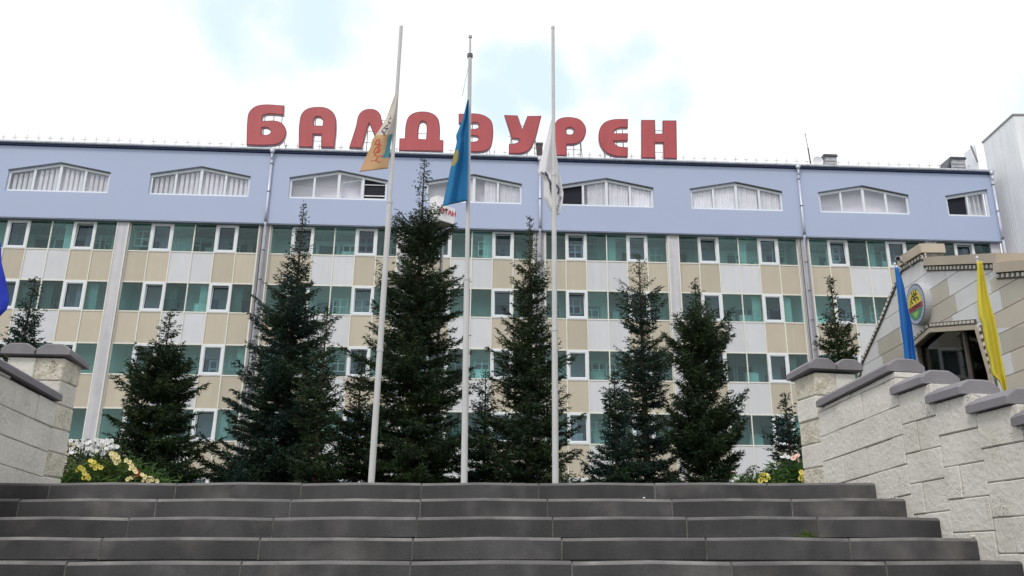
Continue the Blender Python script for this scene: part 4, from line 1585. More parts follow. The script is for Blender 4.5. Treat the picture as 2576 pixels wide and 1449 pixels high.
disc(0, 0, .013, "sun_field", M['em_yellow'], poly=chord(er * .72, -er * .02, er * .715))
disc(0, 0, .015, "red_band", M['em_red'], poly=chord(er * .78, -er * .30, -er * .03))
disc(0, 0, .013, "green_base", M['em_green'], poly=chord(er * .73, -er * .725, -er * .31))
disc(0, 0, .016, "lime_field", M['em_lime'], poly=[(-er * .34, -er * .38), (er * .30, -er * .38), (er * .05, -er * .64), (-er * .1, -er * .64)])
stk = MB()
for (x0, y0, x1, y1) in ((-.45, .08, -.32, .30), (-.32, .30, -.20, .10), (-.30, .34, -.12, .46), (-.12, .46, .0, .36), (.0, .36, .14, .12), (.0, .36, .16, .48), (.16, .48, .30, .62), (-.12, .46, -.16, .62),
                         (.02, .50, .04, .66), (.16, .30, .34, .26), (.34, .26, .44, .12), (-.1, .28, .06, .24), (.2, .42, .36, .44)):
    a, b = Vector((x0 * er, y0 * er)), Vector((x1 * er, y1 * er))
    d = (b - a).normalized() * er * .035
    nn_ = Vector((-d.y, d.x))
    pts = [a + nn_ - d, a - nn_ - d, b - nn_ + d, b + nn_ + d]
    stk.add([EP(p.x, p.y, .017) for p in pts] + [EP(p.x, p.y, .012) for p in pts], [(0, 1, 2, 3), (7, 6, 5, 4), (0, 4, 5, 1), (1, 5, 6, 2), (2, 6, 7, 3), (3, 7, 4, 0)])
build(stk, "dancing_figures", M['em_black'], em)
dots = MB()
for k_ in range(28):
    a = rad(20 + 320 * k_ / 27 - 70)
    cx_, cy_ = er * .845 * math.cos(a), er * .845 * math.sin(a)
    s_ = er * .035
    dots.add([EP(cx_ - s_, cy_ - s_, .010), EP(cx_ + s_, cy_ - s_, .010), EP(cx_ + s_ * .5, cy_ + s_ * 1.3, .010), EP(cx_ - s_ * .6, cy_ + s_, .010)], [(0, 1, 2, 3)])
build(dots, "ring_lettering", M['sign_white'], em)
tv, tf = text2d("БАЛДӘУРЕН", er * .28, .002)
build(MB().add([EP(p[0] * .72, p[1] - er * .165, .018) for p in tv], tf), "band_lettering", M['petal_pink'], em)

# security camera on the gable corner
cy_, cz_ = ent(2262, 655, EC - .3)
sc_ = thing("security_camera", "small white security camera on the corner of the entrance gable", "camera", (EC - .3, cy_, cz_))
build(MB().tube([(EC - .30, cy_ - .02, cz_ + .02), (EC - .44, cy_ - .26, cz_ - .05)], .055, 10), "camera_body", M['sign_white'], sc_)
build(MB().tube([(EC - .435, cy_ - .25, cz_ - .048), (EC - .46, cy_ - .30, cz_ - .062)], .045, 10), "lens", M['black'], sc_)
build(MB().tube([(EC - .32, cy_ - .05, cz_ - .03), (EC - .1, cy_ + .0, cz_ - .12), (EC + .05, cy_, cz_ - .12)], .02, 6), "bracket", M['trim_grey'], sc_)

# ---------------------------------------------------------------- flagpoles
def pole_at(px_t, py_t, px_b, Y, segs, label, ring=None):
    tp = at_y(px_t, py_t, Y)
    # foot: where the line through the lower measured point meets the landing
    lo = at_y(px_b, 1213, Y)
    d = (tp - lo)
    t = (LAND - lo.z) / d.z
    ft = lo + d * t
    o = thing("flagpole", label, "flagpole", ft, "white flagpoles above the stairs")
    L_ = tp - ft
    prev = 0
    for (q, r) in segs:
        build(MB().tube([ft + L_ * prev, ft + L_ * q], [r, r * .93], 14), "pole_section", M['pole'], o, smooth=False)
        if q < .99:
            build(MB().tube([ft + L_ * (q - .003), ft + L_ * (q + .004)], r * 1.06, 14), "collar", M['pole'], o)
        prev = q
    build(MB().tube([ft + Vector((0, 0, 0)), ft + Vector((0, 0, .02))], .16, 16), "base_plate", M['pale_steel'], o)
    if ring:
        build(MB().tube([ft + L_ * (ring - .004), ft + L_ * (ring + .004)], .055, 12), "pulley_ring", M['steel'], o)
    build(MB().tube([tp, tp + Vector((0, 0, .05))], .035, 10), "finial", M['pale_steel'], o)
    return o, ft, L_


PY = 14.0
pl1, f1, L1 = pole_at(1009, 72, 934, PY, [(.30, .056), (.60, .052), (1.0, .038)], "leaning white flagpole carrying the cream and orange flag, leftmost of three")
pl2, f2, L2 = pole_at(1183, 95, 1167.5, PY, [(.45, .056), (.955, .040), (1.0, .022)], "white flagpole with a thin stepped tip carrying the sky blue flag, middle of three", ring=.955)
pl3, f3, L3 = pole_at(1391, 73, 1397.5, PY, [(.34, .056), (.66, .046), (1.0, .034)], "white flagpole carrying the limp white flag, rightmost of three")


# ---------------------------------------------------------------- flags
def poly_at(pts, y):
    if y <= pts[0][1]: return pts[0][0]
    for (x0, y0), (x1, y1) in zip(pts[:-1], pts[1:]):
        if y0 <= y <= y1:
            return x0 + (x1 - x0) * (y - y0) / max(1e-6, y1 - y0)
    return pts[-1][0]


class Cloth:
    """limp flag: outline from two edges, hung at distance Y, folds go in depth"""
    def __init__(s, left, right, Y, folds, amp, phase=0.0, ybot=None):
        s.l, s.r, s.Y, s.folds, s.amp, s.ph = left, right, Y, folds, amp, phase
        s.y0 = min(left[0][1], right[0][1])
        s.yl, s.yr = left[-1][1], right[-1][1]

    def P(s, u, v, d=0.0):
        # each edge is walked in its own length so that the lower hem can slope
        yl = s.l[0][1] + (s.yl - s.l[0][1]) * v
        yr = s.r[0][1] + (s.yr - s.r[0][1]) * v
        xl, xr = poly_at(s.l, yl), poly_at(s.r, yr)
        x, y = xl + (xr - xl) * u, yl + (yr - yl) * u
        w = min(1.0, .15 + 1.4 * v)
        dy = s.amp * w * (math.sin(s.folds * 2 * math.pi * u + s.ph + 1.6 * v) + .45 * math.sin(s.folds * 4.7 * u + 5 * v + s.ph * 2) + .25 * math.sin(9 * v + 3 * u))
        return at_y(x, y, s.Y + dy - d)

    def mesh(s, fn, nu=22, nv=48):
        mb = MB()
        vs = [s.P(i / nu, j / nv) for j in range(nv + 1) for i in range(nu + 1)]
        mb.v = [tuple(p) for p in vs]
        for j in range(nv):
            for i in range(nu):
                a = j * (nu + 1) + i
                mb.f.append((a, a + nu + 1, a + nu + 2, a + 1))
                mb.mi.append(fn((i + .5) / nu, (j + .5) / nv))
        return mb


def flag(label, cloth, fn, mats, group=None, cat="flag"):
    mb = cloth.mesh(fn)
    top_ = cloth.P(.5, 0)
    o = thing("flag", label, cat, top_, group)
    c = build(mb, "cloth", mats, o, smooth=True)
    md = c.modifiers.new("thickness", 'SOLIDIFY')
    md.thickness = .004
    return o


def flag_text(o, cloth, s, u, v, size, rot, m_, name="lettering", sx=1.0, bold=0.0, asp=3.0):
    tv, tf = text2d(s, size, .0, bold=bold)
    vs = []
    cr_, sr_ = math.cos(rot), math.sin(rot)
    for p in tv:
        x, y = p[0] * sx, p[1]
        xx, yy = x * cr_ - y * sr_, x * sr_ + y * cr_
        vs.append(cloth.P(min(.98, max(.02, u + xx * asp)), min(.99, max(.01, v - yy)), .008))
    build(MB().add(vs, tf), name, m_, o)


# cream / orange flag on the leftmost pole
c1 = Cloth([(997, 232), (985, 262), (972, 297), (952, 330), (936, 352), (933, 368), (917, 402), (904, 432)],
           [(1000, 234), (997, 270), (992, 310), (987, 342), (982, 372), (979, 400), (976, 424)], PY - .10, .8, .07, .5)
fl1 = flag("limp flag, cream above and orange tan below with lettering, on the leftmost pole", c1,
           lambda u, v: 0 if v < .545 else (2 if (u > .80 - (v - .545) * .2 and v < .86) else 1), [M['cl_cream'], M['cl_orange'], M['cl_teal']])
flag_text(fl1, c1, "Y", .50, .33, .10, rad(75), M['ink'], bold=.002)
flag_text(fl1, c1, "Ч", .50, .41, .13, rad(75), M['ink'], bold=.002)
flag_text(fl1, c1, "Д", .40, .49, .13, rad(75), M['ink'], bold=.002)
flag_text(fl1, c1, "Р", .38, .64, .15, rad(75), M['ink_red'], bold=.002)
flag_text(fl1, c1, "Ә", .44, .74, .16, rad(75), M['ink_red'], bold=.002)
flag_text(fl1, c1, "Н", .52, .85, .16, rad(78), M['ink_red'], bold=.002)

# sky blue flag with its yellow sun on the middle pole
c2_ = Cloth([(1176, 250), (1164, 299), (1147, 341), (1149, 358), (1141, 391), (1134, 421), (1126, 459), (1113, 519)],
            [(1179, 250), (1178, 330), (1178, 400), (1176, 470), (1175, 505)], PY - .12, 1.1, .11, 2.2)
fl2 = flag("limp sky blue national flag with part of its yellow sun showing, on the middle pole", c2_,
           lambda u, v: 1 if ((u - .12) / .24) ** 2 + ((v - .55) / .075) ** 2 < 1 else 0, [M['cl_kz'], M['cl_sun']])
# halyard
hb = MB().tube([at_y(1180, 145, PY - .08), at_y(1177, 175, PY - .12), at_y(1168, 215, PY - .15), at_y(1163, 242, PY - .15)], .006, 5)
build(hb, "halyard", M['pale_steel'], pl2)

# white flag on the right pole (behind the pole)
c3 = Cloth([(1388, 299), (1375, 349), (1360, 401), (1352, 434), (1368, 452), (1367, 496), (1380, 521), (1390, 539)],
           [(1392, 299), (1396, 349), (1400, 391), (1408, 441), (1417, 486), (1415, 511), (1406, 541)], PY + .2, 1.3, .07, .7)
fl3 = flag("limp white flag with a dark looped symbol, behind the rightmost pole", c3, lambda u, v: 0, [M['cl_white']])


def strokes(o, cloth, pts, wid, m_, name="symbol"):
    mb = MB()
    for (a, b) in zip(pts[:-1], pts[1:]):
        a, b = Vector(a), Vector(b)
        d = (b - a).normalized()
        nn_ = Vector((-d.y * 1.6, d.x * .6)) * wid * 1.5
        q = [a + nn_, a - nn_, b - nn_, b + nn_]
        mb.add([cloth.P(p.x, p.y, .03) for p in q], [(0, 1, 2, 3)])
    build(mb, name, m_, o)


c3f = c3
sy = [(.42, .60), (.34, .56), (.30, .60), (.38, .66), (.52, .72), (.50, .80), (.40, .76), (.34, .70), (.40, .66)]
strokes(fl3, c3, sy, .018, M['ink'])
strokes(fl3, c3, [(.66, .68), (.78, .71), (.80, .75), (.70, .78)], .016, M['ink'])
strokes(fl3, c3, [(.16, .56), (.22, .57), (.27, .58)], .012, M['ink'])
flag_text(fl3, c3, "шула", .76, .885, .075, rad(60), M['ink'])

# flags behind the right wall
FYB = 9.6
c4 = Cloth([(2251, 673), (2256, 726), (2261, 777), (2266, 828), (2272, 866), (2280, 960)],
           [(2259, 672), (2267, 696), (2274, 721), (2279, 752), (2285, 785), (2293, 813), (2298, 854), (2312, 960)], FYB, 1.2, .05, 1.0)
flag("bright blue flag hanging behind the right wall in front of the round emblem", c4, lambda u, v: 0, [M['cl_blue']])
c5 = Cloth([(2458, 658), (2458.5, 765), (2462, 800), (2470, 815), (2480, 879), (2488, 905), (2494, 943), (2513, 958), (2526, 990)],
           [(2469, 656), (2478, 701), (2485, 739), (2503, 803), (2513, 854), (2521, 905), (2529, 943), (2534, 990)], FYB - 1.2, 1.3, .05, 2.0)
flag("bright yellow flag hanging behind the right wall by the entrance window", c5, lambda u, v: 0, [M['cl_yellow']])


def staff(px, py, px2, py2, Y, lab):
    a, b = at_y(px, py, Y), at_y(px2, py2, Y)
    d = (a - b)
    ft = b + d * ((LAND - .1 - b.z) / d.z)
    o = thing("flag_staff", lab, "flag staff", ft, "thin staffs of the side flags")
    build(MB().tube([ft, a + Vector((0, 0, .03))], [.016, .011], 8), "staff", M['pole'], o)
    build(MB().tube([a + Vector((0, 0, .03)), a + Vector((0, 0, .06))], [.02, .008], 8), "staff_tip", M['pole'], o)


staff(2252, 672, 2281, 900, FYB + .05, "thin white staff of the bright blue flag behind the right wall")
staff(2459, 657, 2492, 900, FYB - 1.14, "thin white staff of the yellow flag behind the right wall")
# royal blue flag at the left edge
c6 = Cloth([(-60, 600), (-50, 660), (-45, 720), (-42, 770), (-40, 812)],
           [(2, 612), (4, 660), (14, 701), (21, 733), (24, 757), (17, 779), (-2, 798)], 8.6, .8, .05, .3)
flag("royal blue flag drooping beside the left stone post at the picture edge", c6, lambda u, v: 0, [M['cl_navy']])
staff(-58, 596, -92, 830, 8.66, "thin white staff of the royal blue flag on the left")

# ---------------------------------------------------------------- cube sign on a post
CYD = 20.55
pf = at_y(1109, 555, CYD); pl_ = at_y(1075.5, 564, CYD + .30); pr_ = at_y(1143, 568.5, CYD + .30)
htop = at_y(1111, 514, CYD).z - pf.z
cb = thing("cube_sign", "white cube sign with red letters on a post behind the tallest spruce", "sign", (pf.x, CYD + .3, LAND))
pb_ = pl_ + pr_ - pf; pb_ = Vector((pb_.x, pb_.y, pf.z))
base_ = [pf, Vector((pr_.x, pr_.y, pf.z)), pb_, Vector((pl_.x, pl_.y, pf.z))]
build(MB().hexa(base_ + [p + Vector((0, 0, htop)) for p in base_]), "sign_box", M['sign_white'], cb)
edge = MB()
for i_ in range(4):
    edge.tube([base_[i_], base_[(i_ + 1) % 4]], .02, 6)
build(edge, "box_edge", M['trim_grey'], cb)
ctr = (base_[0] + base_[2]) / 2
pq_ = base_[2].lerp(ctr, .15)
build(MB().tube([Vector((pq_.x, pq_.y + .35, LAND)), Vector((pq_.x, pq_.y + .35, pf.z - .15)), Vector((pq_.x, pq_.y, pf.z + .02))], .045, 10), "sign_post", M['pale_steel'], cb)
up2 = [ctr + (p - ctr) * .55 + Vector((-.12, 0, htop + .03)) for p in base_]
build(MB().hexa(up2 + [p + Vector((0, 0, htop * .62)) for p in up2]), "upper_box", M['sign_white'], cb)


def face_text(s, a, b, size, m_, zc_, off_=.012):
    tv, tf = text2d(s, size, .004, bold=.006)
    ex = (b - a).normalized()
    nrm = Vector((ex.y, -ex.x, 0))
    c_ = (a + b) / 2
    if nrm.dot(c_ - ctr) < 0: nrm = -nrm
    build(MB().add([c_ + ex * p[0] + nrm * (off_ + p[2]) + Vector((0, 0, zc_ + p[1])) for p in tv], tf), "lettering", m_, cb)


face_text("СТАН", base_[0], base_[1], .19, M['ink_crimson'], htop * .62)
face_text("ҚАЗАҚ", base_[3], base_[0], .15, M['ink_grey'], htop * .60)


# ---------------------------------------------------------------- trees
def tri_mesh(name, tris, mats, origin, mi=None):
    n = len(tris)
    me = bpy.data.meshes.new(name)
    v = (tris.reshape(-1, 3) - np.array(origin)).astype(np.float32)
    me.vertices.add(n * 3)
    me.vertices.foreach_set("co", v.ravel())
    me.loops.add(n * 3)
    me.loops.foreach_set("vertex_index", np.arange(n * 3, dtype=np.int32))
    me.polygons.add(n)
    me.polygons.foreach_set("loop_start", np.arange(0, n * 3, 3, dtype=np.int32))
    for m_ in mats:
        me.materials.append(m_)
    if mi is not None:
        me.polygons.foreach_set("material_index", mi.astype(np.int32))
    me.update(calc_edges=True)
    return me


def spruce(base, H, prof_pts, seed, label, m_='needle', z_lo=.25, lean=(0, 0), power=.8, gap=.30, dens=1.0, shoot=.5, up=.35, asym=0.0, aaz=0.0, tuft=.10, group="spruces in front of the long building"):
    rg = np.random.default_rng(seed)
    base = np.array(base, float)
    T = thing("spruce_tree", label, "tree", tuple(base), group)
    # trunk
    pts, rr_ = [], []
    for q in (0, .15, .4, .7, .9, 1.0):
        pts.append(base + np.array([lean[0] * q * q, lean[1] * q * q, H * q]))
        rr_.append(max(.006, .016 * H * (1 - q) + .006))
    build(MB().tube([Vector(p) for p in pts], rr_, 8), "trunk", M['bark'], T)

    def axis(h):
        q = h / H
        return base + np.array([lean[0] * q * q, lean[1] * q * q, h])
    tris = []
    limb = MB()
    h = z_lo
    wh = 0
    while h < H - .05:
        q = h / H
        prof = float(np.interp(q, prof_pts[0], prof_pts[1]))
        # break the cone: whole levels grow or lag
        lvl = 1.0 + .17 * math.sin(3.1 * h + seed) + .08 * math.sin(7.3 * h + 2 * seed) + rg.normal(0, .06)
        r0 = max(.05, prof * lvl * 1.08 - min(.09, .22 * prof))
        nb = int(round(rg.uniform(6, 9) * (1 if q < .8 else .65)))
        ph = rg.uniform(0, 6.28)
        for b in range(nb):
            az = ph + 2 * math.pi * b / nb + rg.normal(0, .22)
            r = r0 * rg.uniform(.62, 1.15)
            if rg.random() < .14: r *= 1.28
            r *= 1 + asym * math.cos(az - aaz)
            hh = h + rg.uniform(-.10, .10)
            e0 = (-.28 + .95 * q ** 1.3) + rg.normal(0, .09)
            e1 = up * (1 - .3 * q) + rg.normal(0, .08)
            dr = np.array([math.cos(az), math.sin(az), 0])
            sd = np.array([-math.sin(az), math.cos(az), 0])
            st = axis(hh)
            nseg = max(3, int(r / .045 * dens))
            ts = np.linspace(.10, 1, nseg)
            az2 = rg.normal(0, .25)
            dr2 = dr * math.cos(az2) + sd * math.sin(az2)
            pos = st + np.outer(ts * (1 - ts * .5) * r, dr) + np.outer(ts * ts * .5 * r, dr2) + np.outer(r * (e0 * ts + e1 * ts ** 2.2), [0, 0, 1])
            if r > .35:
                kk_ = [0, len(ts) // 2, len(ts) - 1]
                limb.tube([Vector(st)] + [Vector(pos[k_]) for k_ in kk_[1:]], [.012 + .008 * r, .008, .003], 3)
            # lateral twigs
            for k_ in range(nseg):
                t = ts[k_]
                tl = (.10 + .30 * r * (1 - t) ** .8 * min(1, t * 4)) * rg.uniform(.6, 1.15)
                tl = min(tl, .04 + .45 * r)
                for sgn in ((-1, 1) if k_ < nseg - 1 else (0,)):
                    fwd = .75 if sgn else 1.0
                    d = dr * fwd + sd * sgn * rg.uniform(.55, 1.0) + np.array([0, 0, rg.normal(.02, .16) - .10 * (1 - t)])
                    d /= np.linalg.norm(d)
                    nt_ = max(2, int(tl / .026 * dens))
                    s = np.sort(rg.random(nt_)) * tl
                    c = pos[k_] + np.outer(s, d)
                    nd = d[None, :] * .75 + rg.normal(0, .42, (nt_, 3))
                    nd[:, 2] += .10
                    nd /= np.linalg.norm(nd, axis=1)[:, None]
                    ln = min(1.0, .5 + .7 * r) * tuft * rg.uniform(.7, 1.3, nt_)[:, None]
                    wv = np.cross(nd, rg.normal(0, 1, (nt_, 3)))
                    wv /= np.linalg.norm(wv, axis=1)[:, None] + 1e-6
                    wv *= tuft * .15
                    tris.append(np.stack([c - wv, c + wv, c + nd * ln], 1))
        h += gap * rg.uniform(.75, 1.2) * (.56 if q < .6 else .64)
        wh += 1
    # leader shoot with short needles
    n = int(60 * dens)
    hs = H - shoot * rg.random(n) ** 1.0
    c = np.array([axis(x) for x in hs])
    nd = rg.normal(0, 1, (n, 3)); nd[:, 2] = np.abs(nd[:, 2]) + .6
    nd /= np.linalg.norm(nd, axis=1)[:, None]
    wv = np.cross(nd, rg.normal(0, 1, (n, 3))); wv /= np.linalg.norm(wv, axis=1)[:, None] + 1e-6
    tris.append(np.stack([c - wv * .008, c + wv * .008, c + nd * .06], 1))
    tr = np.concatenate(tris)
    org = (float(base[0]), float(base[1]), float(base[2] + z_lo))
    me = tri_mesh("crown", tr, [M[m_]], org)
    link("crown", me, T, org)
    if limb.v:
        build(limb, "limbs", M["bark"], T)
    return len(tr)


TREES = [
    # px apex, py apex, distance, [(px y, half width px), ...] down the crown, options
    (1068, 400, 21.0, [(430, 12), (480, 26), (515, 14), (560, 34), (590, 66), (640, 80), (700, 92), (800, 108), (900, 122), (1000, 140), (1210, 152)], dict(seed=3, label="tallest dark spruce standing between the left and middle flagpoles", up=.30, m_='needle')),
    (765, 515, 20.0, [(560, 10), (620, 20), (690, 48), (720, 58), (790, 70), (860, 96), (950, 108), (1040, 122), (1100, 150), (1210, 185)], dict(seed=5, label="tall bushy spruce left of the leaning flagpole with a spindly top", m_='needle_blue', asym=.06, aaz=math.pi)),
    (825, 765, 18.8, [(800, 12), (850, 30), (950, 48), (1050, 62), (1210, 80)], dict(seed=6, label="shorter spruce pressed against the right side of the tall bushy spruce", m_='needle')),
    (1333, 545, 20.5, [(590, 8), (640, 26), (700, 42), (760, 52), (830, 66), (900, 82), (1000, 102), (1100, 112), (1210, 128)], dict(seed=8, label="tall narrow spruce between the middle and right flagpoles", up=.40)),
    (1607, 640, 20.5, [(670, 18), (720, 34), (780, 52), (850, 66), (950, 68), (1050, 72), (1210, 85)], dict(seed=9, label="slim spruce with open lower branches right of the flagpoles", m_='needle_blue', dens=.9)),
    (1545, 925, 18.8, [(960, 16), (1020, 34), (1100, 52), (1210, 76)], dict(seed=12, gap=.24, dens=1.2, label="young spruce growing at the left foot of the slim spruce", m_='needle_blue')),
    (1748, 700, 19.5, [(735, 12), (780, 32), (840, 58), (900, 76), (1000, 86), (1100, 94), (1210, 110)], dict(seed=14, gap=.24, dens=1.2, label="dense spruce nearest the right wall with broad even sides", up=.55)),
    (430, 782, 18.0, [(815, 22), (850, 36), (900, 46), (950, 72), (1000, 96), (1060, 104), (1120, 108), (1210, 112)], dict(seed=17, gap=.24, dens=1.2, label="medium spruce above the flower bed left of the tall bushy spruce", up=.30)),
    (90, 695, 15.5, [(745, 12), (780, 26), (830, 44), (880, 58), (1000, 80), (1200, 95)], dict(seed=19, gap=.24, dens=1.2, label="small spruce rising behind the left stone post", m_='needle_blue', up=.5)),
    (2088, 700, 17.5, [(755, 10), (790, 22), (840, 36), (900, 50), (1000, 64), (1200, 80)], dict(seed=21, gap=.24, dens=1.2, label="small spruce rising behind the right stone post below the entrance gable", up=.4)),
    (1974, 990, 15.0, [(1030, 16), (1060, 26), (1110, 44), (1200, 62)], dict(seed=23, gap=.24, dens=1.2, label="little spruce with a bare leader beside the right stone post", m_='needle_blue', up=.3)),
    (1412, 1180, 17.0, [(1190, 14), (1210, 36)], dict(seed=25, label="tiny spruce sapling at the foot of the rightmost flagpole")),
    (912, 880, 20.3, [(920, 20), (980, 44), (1060, 60), (1210, 84)], dict(seed=27, label="low spruce filling the gap left of the leaning flagpole")),
    (1222, 930, 21.6, [(960, 18), (1020, 40), (1100, 58), (1210, 78)], dict(seed=28, label="low spruce filling the gap beside the middle flagpole", m_='needle_blue')),
]
ntri = 0
for px, py, Y, hws, kw in TREES:
    ap = at_y(px, py, Y)
    H = ap.z - LAND
    qs, rs = [1.0], [.02]
    for (yy, hw) in hws:
        a, b, c_ = ray(px, yy)
        q_ = (c_ * Y / b + EYE - LAND) / H
        qs.append(q_); rs.append(hw / F_ * (Y / b) * math.cos(PITCH) + .0)
    qs.append(-.2); rs.append(rs[-1])
    kw.setdefault('z_lo', .12)
    kw.setdefault('shoot', min(.7, H * .12))
    ntri += spruce((ap.x, Y, LAND), H, (qs[::-1], rs[::-1]), **kw)
print("tree triangles", ntri)


# ---------------------------------------------------------------- flowers
def flower_mesh(name, r, npet, m_, cup=.35):
    mb = MB()
    for k_ in range(npet):
        a = 2 * math.pi * k_ / npet
        d = Vector((math.cos(a), math.sin(a), 0)); s_ = Vector((-math.sin(a), math.cos(a), 0))
        w = r * .95 * math.sin(math.pi / npet) * 1.5
        p0 = d * r * .12
        mb.add([p0, d * r * .6 + s_ * w + Vector((0, 0, r * cup * .5)), d * r + Vector((0, 0, r * cup)), d * r * .6 - s_ * w + Vector((0, 0, r * cup * .5))], [(0, 1, 2, 3)])
    ring = [(r * .22 * math.cos(2 * math.pi * q / 8), r * .22 * math.sin(2 * math.pi * q / 8), r * .04) for q in range(8)]
    mb.add(ring + [(0, 0, r * .2)], [(q, (q + 1) % 8, 8) for q in range(8)], 1)
    return mb.mesh(name, [m_, M['flower_eye']])


FM = {'y': flower_mesh("blossom", .027, 6, M['petal_yellow']), 'c': flower_mesh("blossom", .027, 6, M['petal_cream']),
      'w': flower_mesh("blossom", .023, 9, M['petal_white'], .1), 'r': flower_mesh("blossom", .034, 7, M['petal_red']), 'p': flower_mesh("blossom", .034, 8, M['petal_pink'])}


def plant(cx, cy, w, h, label, nblade, blooms, seed, m_='leaf', group="flowering plants in the beds by the stairs", dpt=None):
    rg = np.random.default_rng(seed)
    T = thing("flowering_plant", label, "plant", (cx, cy, LAND - .02), group)
    dpt = dpt or w * .6
    tris = []
    for i_ in range(nblade):
        x, y = cx + rg.normal(0, w * .28), cy + rg.normal(0, dpt * .28)
        hh = h * rg.uniform(.35, 1.0) * max(.35, 1 - ((x - cx) / (w * .9)) ** 2)
        # leaves up a stem
        bx, by = rg.normal(0, .10), rg.normal(0, .10)
        for q in np.linspace(.15, 1, 9):
            p = np.array([x + bx * q * q, y + by * q * q, LAND + hh * q])
            for _ in range(2):
                d = rg.normal(0, 1, 3); d[2] = abs(d[2]) * .7
                d /= np.linalg.norm(d)
                wv = np.cross(d, rg.normal(0, 1, 3)); wv /= np.linalg.norm(wv) + 1e-6
                l_ = rg.uniform(.05, .11)
                tris.append([p - wv * .011, p + wv * .011, p + d * l_])
        a = np.array([x, y, LAND]); b_ = np.array([x + bx, y + by, LAND + hh])
        tris.append([a - [.004, 0, 0], a + [.004, 0, 0], b_])
    org = (cx, cy, LAND)
    link("foliage", tri_mesh("foliage", np.array(tris), [M[m_]], org), T, org)
    for (bx, by, bz, kind_) in blooms:
        o = link("blossom", FM[kind_], T, (bx, by, bz))
        d = Vector((0 - bx, 0 - by, EYE - bz)).normalized() + Vector((rg.normal(0, .35), rg.normal(0, .35), rg.normal(.35, .3)))
        o.rotation_euler = d.to_track_quat('Z', 'Y').to_euler()
        build(MB().tube([(bx, by, bz - .002), (bx + rg.normal(0, .02), by + .03, max(LAND, bz - .25))], .003, 4), "stem", M['leaf_dark'], T)


def bl(lst, Y, kind_, jit=.15):
    out = []
    for (x, y) in lst:
        p = at_y(x, y, Y + random.uniform(-jit, jit))
        out.append((p.x, p.y, p.z, kind_))
    return out


def jitter_pts(x0, x1, y0, y1, n, seed):
    r_ = random.Random(seed)
    return [(r_.uniform(x0, x1), r_.uniform(y0, y1)) for _ in range(n)]


FYL = 9.0
def fx(px, Y): return at_y(px, 1200, Y).x
def fh(py, Y): return at_y(200, py, Y).z - LAND


plant(fx(225, FYL + .6), FYL + .6, 1.0, fh(1112, FYL + .6), "bushy plant covered in small white daisies behind the left post", 150,
      bl(jitter_pts(176, 296, 1106, 1144, 74, 3), FYL + .15, 'w', .15), 31, 'leaf_dark')
plant(fx(215, FYL), FYL, .42, fh(1160, FYL), "clump of yellow flowers closest to the left stone post", 70,
      bl([(201, 1176), (209, 1180), (196, 1182), (213, 1190), (219, 1196), (211, 1202), (222, 1203)], FYL - .25, 'y', .05), 32)
plant(fx(240, FYL + .1), FYL + .1, .40, fh(1150, FYL), "clump of yellow flowers second from the left stone post", 70,
      bl([(228, 1160), (236, 1163), (231, 1170), (246, 1172), (254, 1176), (240, 1178)], FYL - .2, 'y', .05), 33)
plant(fx(290, FYL + .2), FYL + .2, .42, fh(1135, FYL), "tall clump of cream yellow flowers in the middle of the left bed", 75,
      bl([(281, 1141), (290, 1144), (284, 1150), (296, 1150), (288, 1157), (298, 1158), (292, 1165)], FYL - .1, 'c', .05), 34)
plant(fx(330, FYL + .1), FYL + .1, .42, fh(1150, FYL), "clump of pale cream flowers beside the red flower", 70,
      bl([(318, 1158), (326, 1163), (331, 1172), (337, 1180), (329, 1181), (341, 1188), (330, 1203), (322, 1206)], FYL - .2, 'c', .05), 35)
plant(fx(348, FYL), FYL, .25, fh(1180, FYL), "dark red flower low between the cream flower clumps", 30,
      bl([(344, 1188), (349, 1193), (342, 1197)], FYL - .15, 'r', .03), 36)
plant(fx(375, FYL), FYL, .40, fh(1188, FYL), "low cream flowers at the right end of the left bed", 55,
      bl([(357, 1195), (365, 1200), (377, 1201), (384, 1206), (362, 1209), (373, 1210), (394, 1211)], FYL - .2, 'c', .05), 37)
plant(fx(265, FYL + .3), FYL + .3, .9, fh(1165, FYL), "leafy green plant filling the middle of the left bed", 200, [], 38, 'leaf')
FYR = 8.6
plant(fx(1925, FYR), FYR, .28, fh(1190, FYR), "small clump of yellow flowers at the top step left of the right post", 40,
      bl([(1914, 1197), (1921, 1193), (1928, 1196), (1918, 1204), (1912, 1210), (1925, 1208), (1932, 1203)], FYR - .2, 'y', .04), 41)
plant(fx(1995, FYR + .2), FYR + .2, .34, fh(1150, FYR), "upright leafy plant with pink and white flowers against the right post", 110,
      bl([(1967, 1150), (1975, 1147), (1983, 1150)], FYR + .1, 'w', .05) + bl([(1996, 1153), (2006, 1148), (2010, 1155)], FYR, 'p', .04) +
      bl([(2016, 1188), (2019, 1196), (2014, 1204), (2020, 1207)], FYR - .3, 'y', .03), 42)
plant(fx(1955, FYR + .1), FYR + .1, .34, fh(1196, FYR), "low green plant between the two flower clumps of the right bed", 70, [], 43)

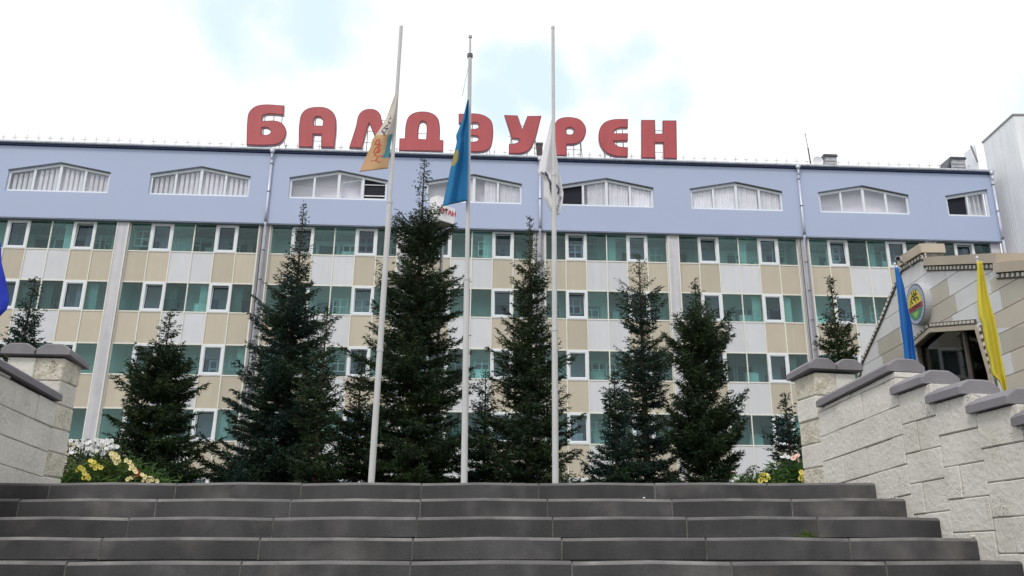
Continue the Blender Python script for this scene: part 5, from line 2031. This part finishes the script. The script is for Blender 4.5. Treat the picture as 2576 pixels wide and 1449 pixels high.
# weed growing in the corner of a step
wk = at_y(2035, 1350, STEP_Y - 2 * TREAD - .03)
wt = thing("weed", "small green weed growing from a stair joint near the right wall", "weed", (wk.x, wk.y, LAND - 3 * RISER))
rg = np.random.default_rng(4)
tl_ = []
for _ in range(46):
    a = rg.uniform(-1.4, 1.4)
    d = np.array([math.sin(a), -abs(rg.normal(0, .25)), abs(math.cos(a)) * .55 + .05]); d /= np.linalg.norm(d)
    p = np.array([wk.x + rg.normal(0, .025), wk.y - .01, LAND - 3 * RISER + .004])
    wv = np.cross(d, [0, 1, 0]); wv /= np.linalg.norm(wv) + 1e-6
    l_ = rg.uniform(.03, .085)
    m1 = p + d * l_ * .6
    tl_.append([p - wv * .002, p + wv * .002, m1 + wv * .005]); tl_.append([p, m1 - wv * .006, p + d * l_ - np.array([0, 0, .01])])
link("leaves", tri_mesh("leaves", np.array(tl_), [M['leaf']], (wk.x, wk.y, LAND - 3 * RISER)), wt, (wk.x, wk.y, LAND - 3 * RISER))
# pale crumbs of stone on the stairs
CRUMBS = ["pale limestone crumb on the top step, the one farther from the right wall", "pale limestone crumb on the top step closest to the right wall",
          "middle one of three pale crumbs on the second step near the wall", "pale crumb on the second step closest to the right wall",
          "pale crumb on the second step farthest from the wall in its group of three", "pale limestone crumb on the fourth step, the left one of two",
          "pale limestone crumb on the fourth step, the right one of two", "lone pale crumb in the middle of the second step"]
for ci_, (px, py, k_) in enumerate(((2175, 1214, 0), (2188, 1213, 0), (2247, 1253, 1), (2256, 1252, 1), (2238, 1254, 1), (2446, 1358, 3), (2452, 1360, 3), (1620, 1250, 1))):
    yk = STEP_Y - k_ * TREAD + .03
    p = at_y(px, py, yk)
    zt = LAND - k_ * RISER
    r_ = random.uniform(.006, .011)
    bmb = MB()
    bmb.loft([[(p.x + r_ * s_ * math.cos(t_) * random.uniform(.8, 1.2), yk + r_ * s_ * math.sin(t_), zt + hz * r_) for t_ in [2 * math.pi * q / 7 for q in range(7)]]
              for s_, hz in ((.8, 0), (1.1, .5), (.6, 1.1))])
    tag(build(bmb, "stone_crumb", M['pebble']), CRUMBS[ci_], "stone", "stone crumbs on the stair edges")
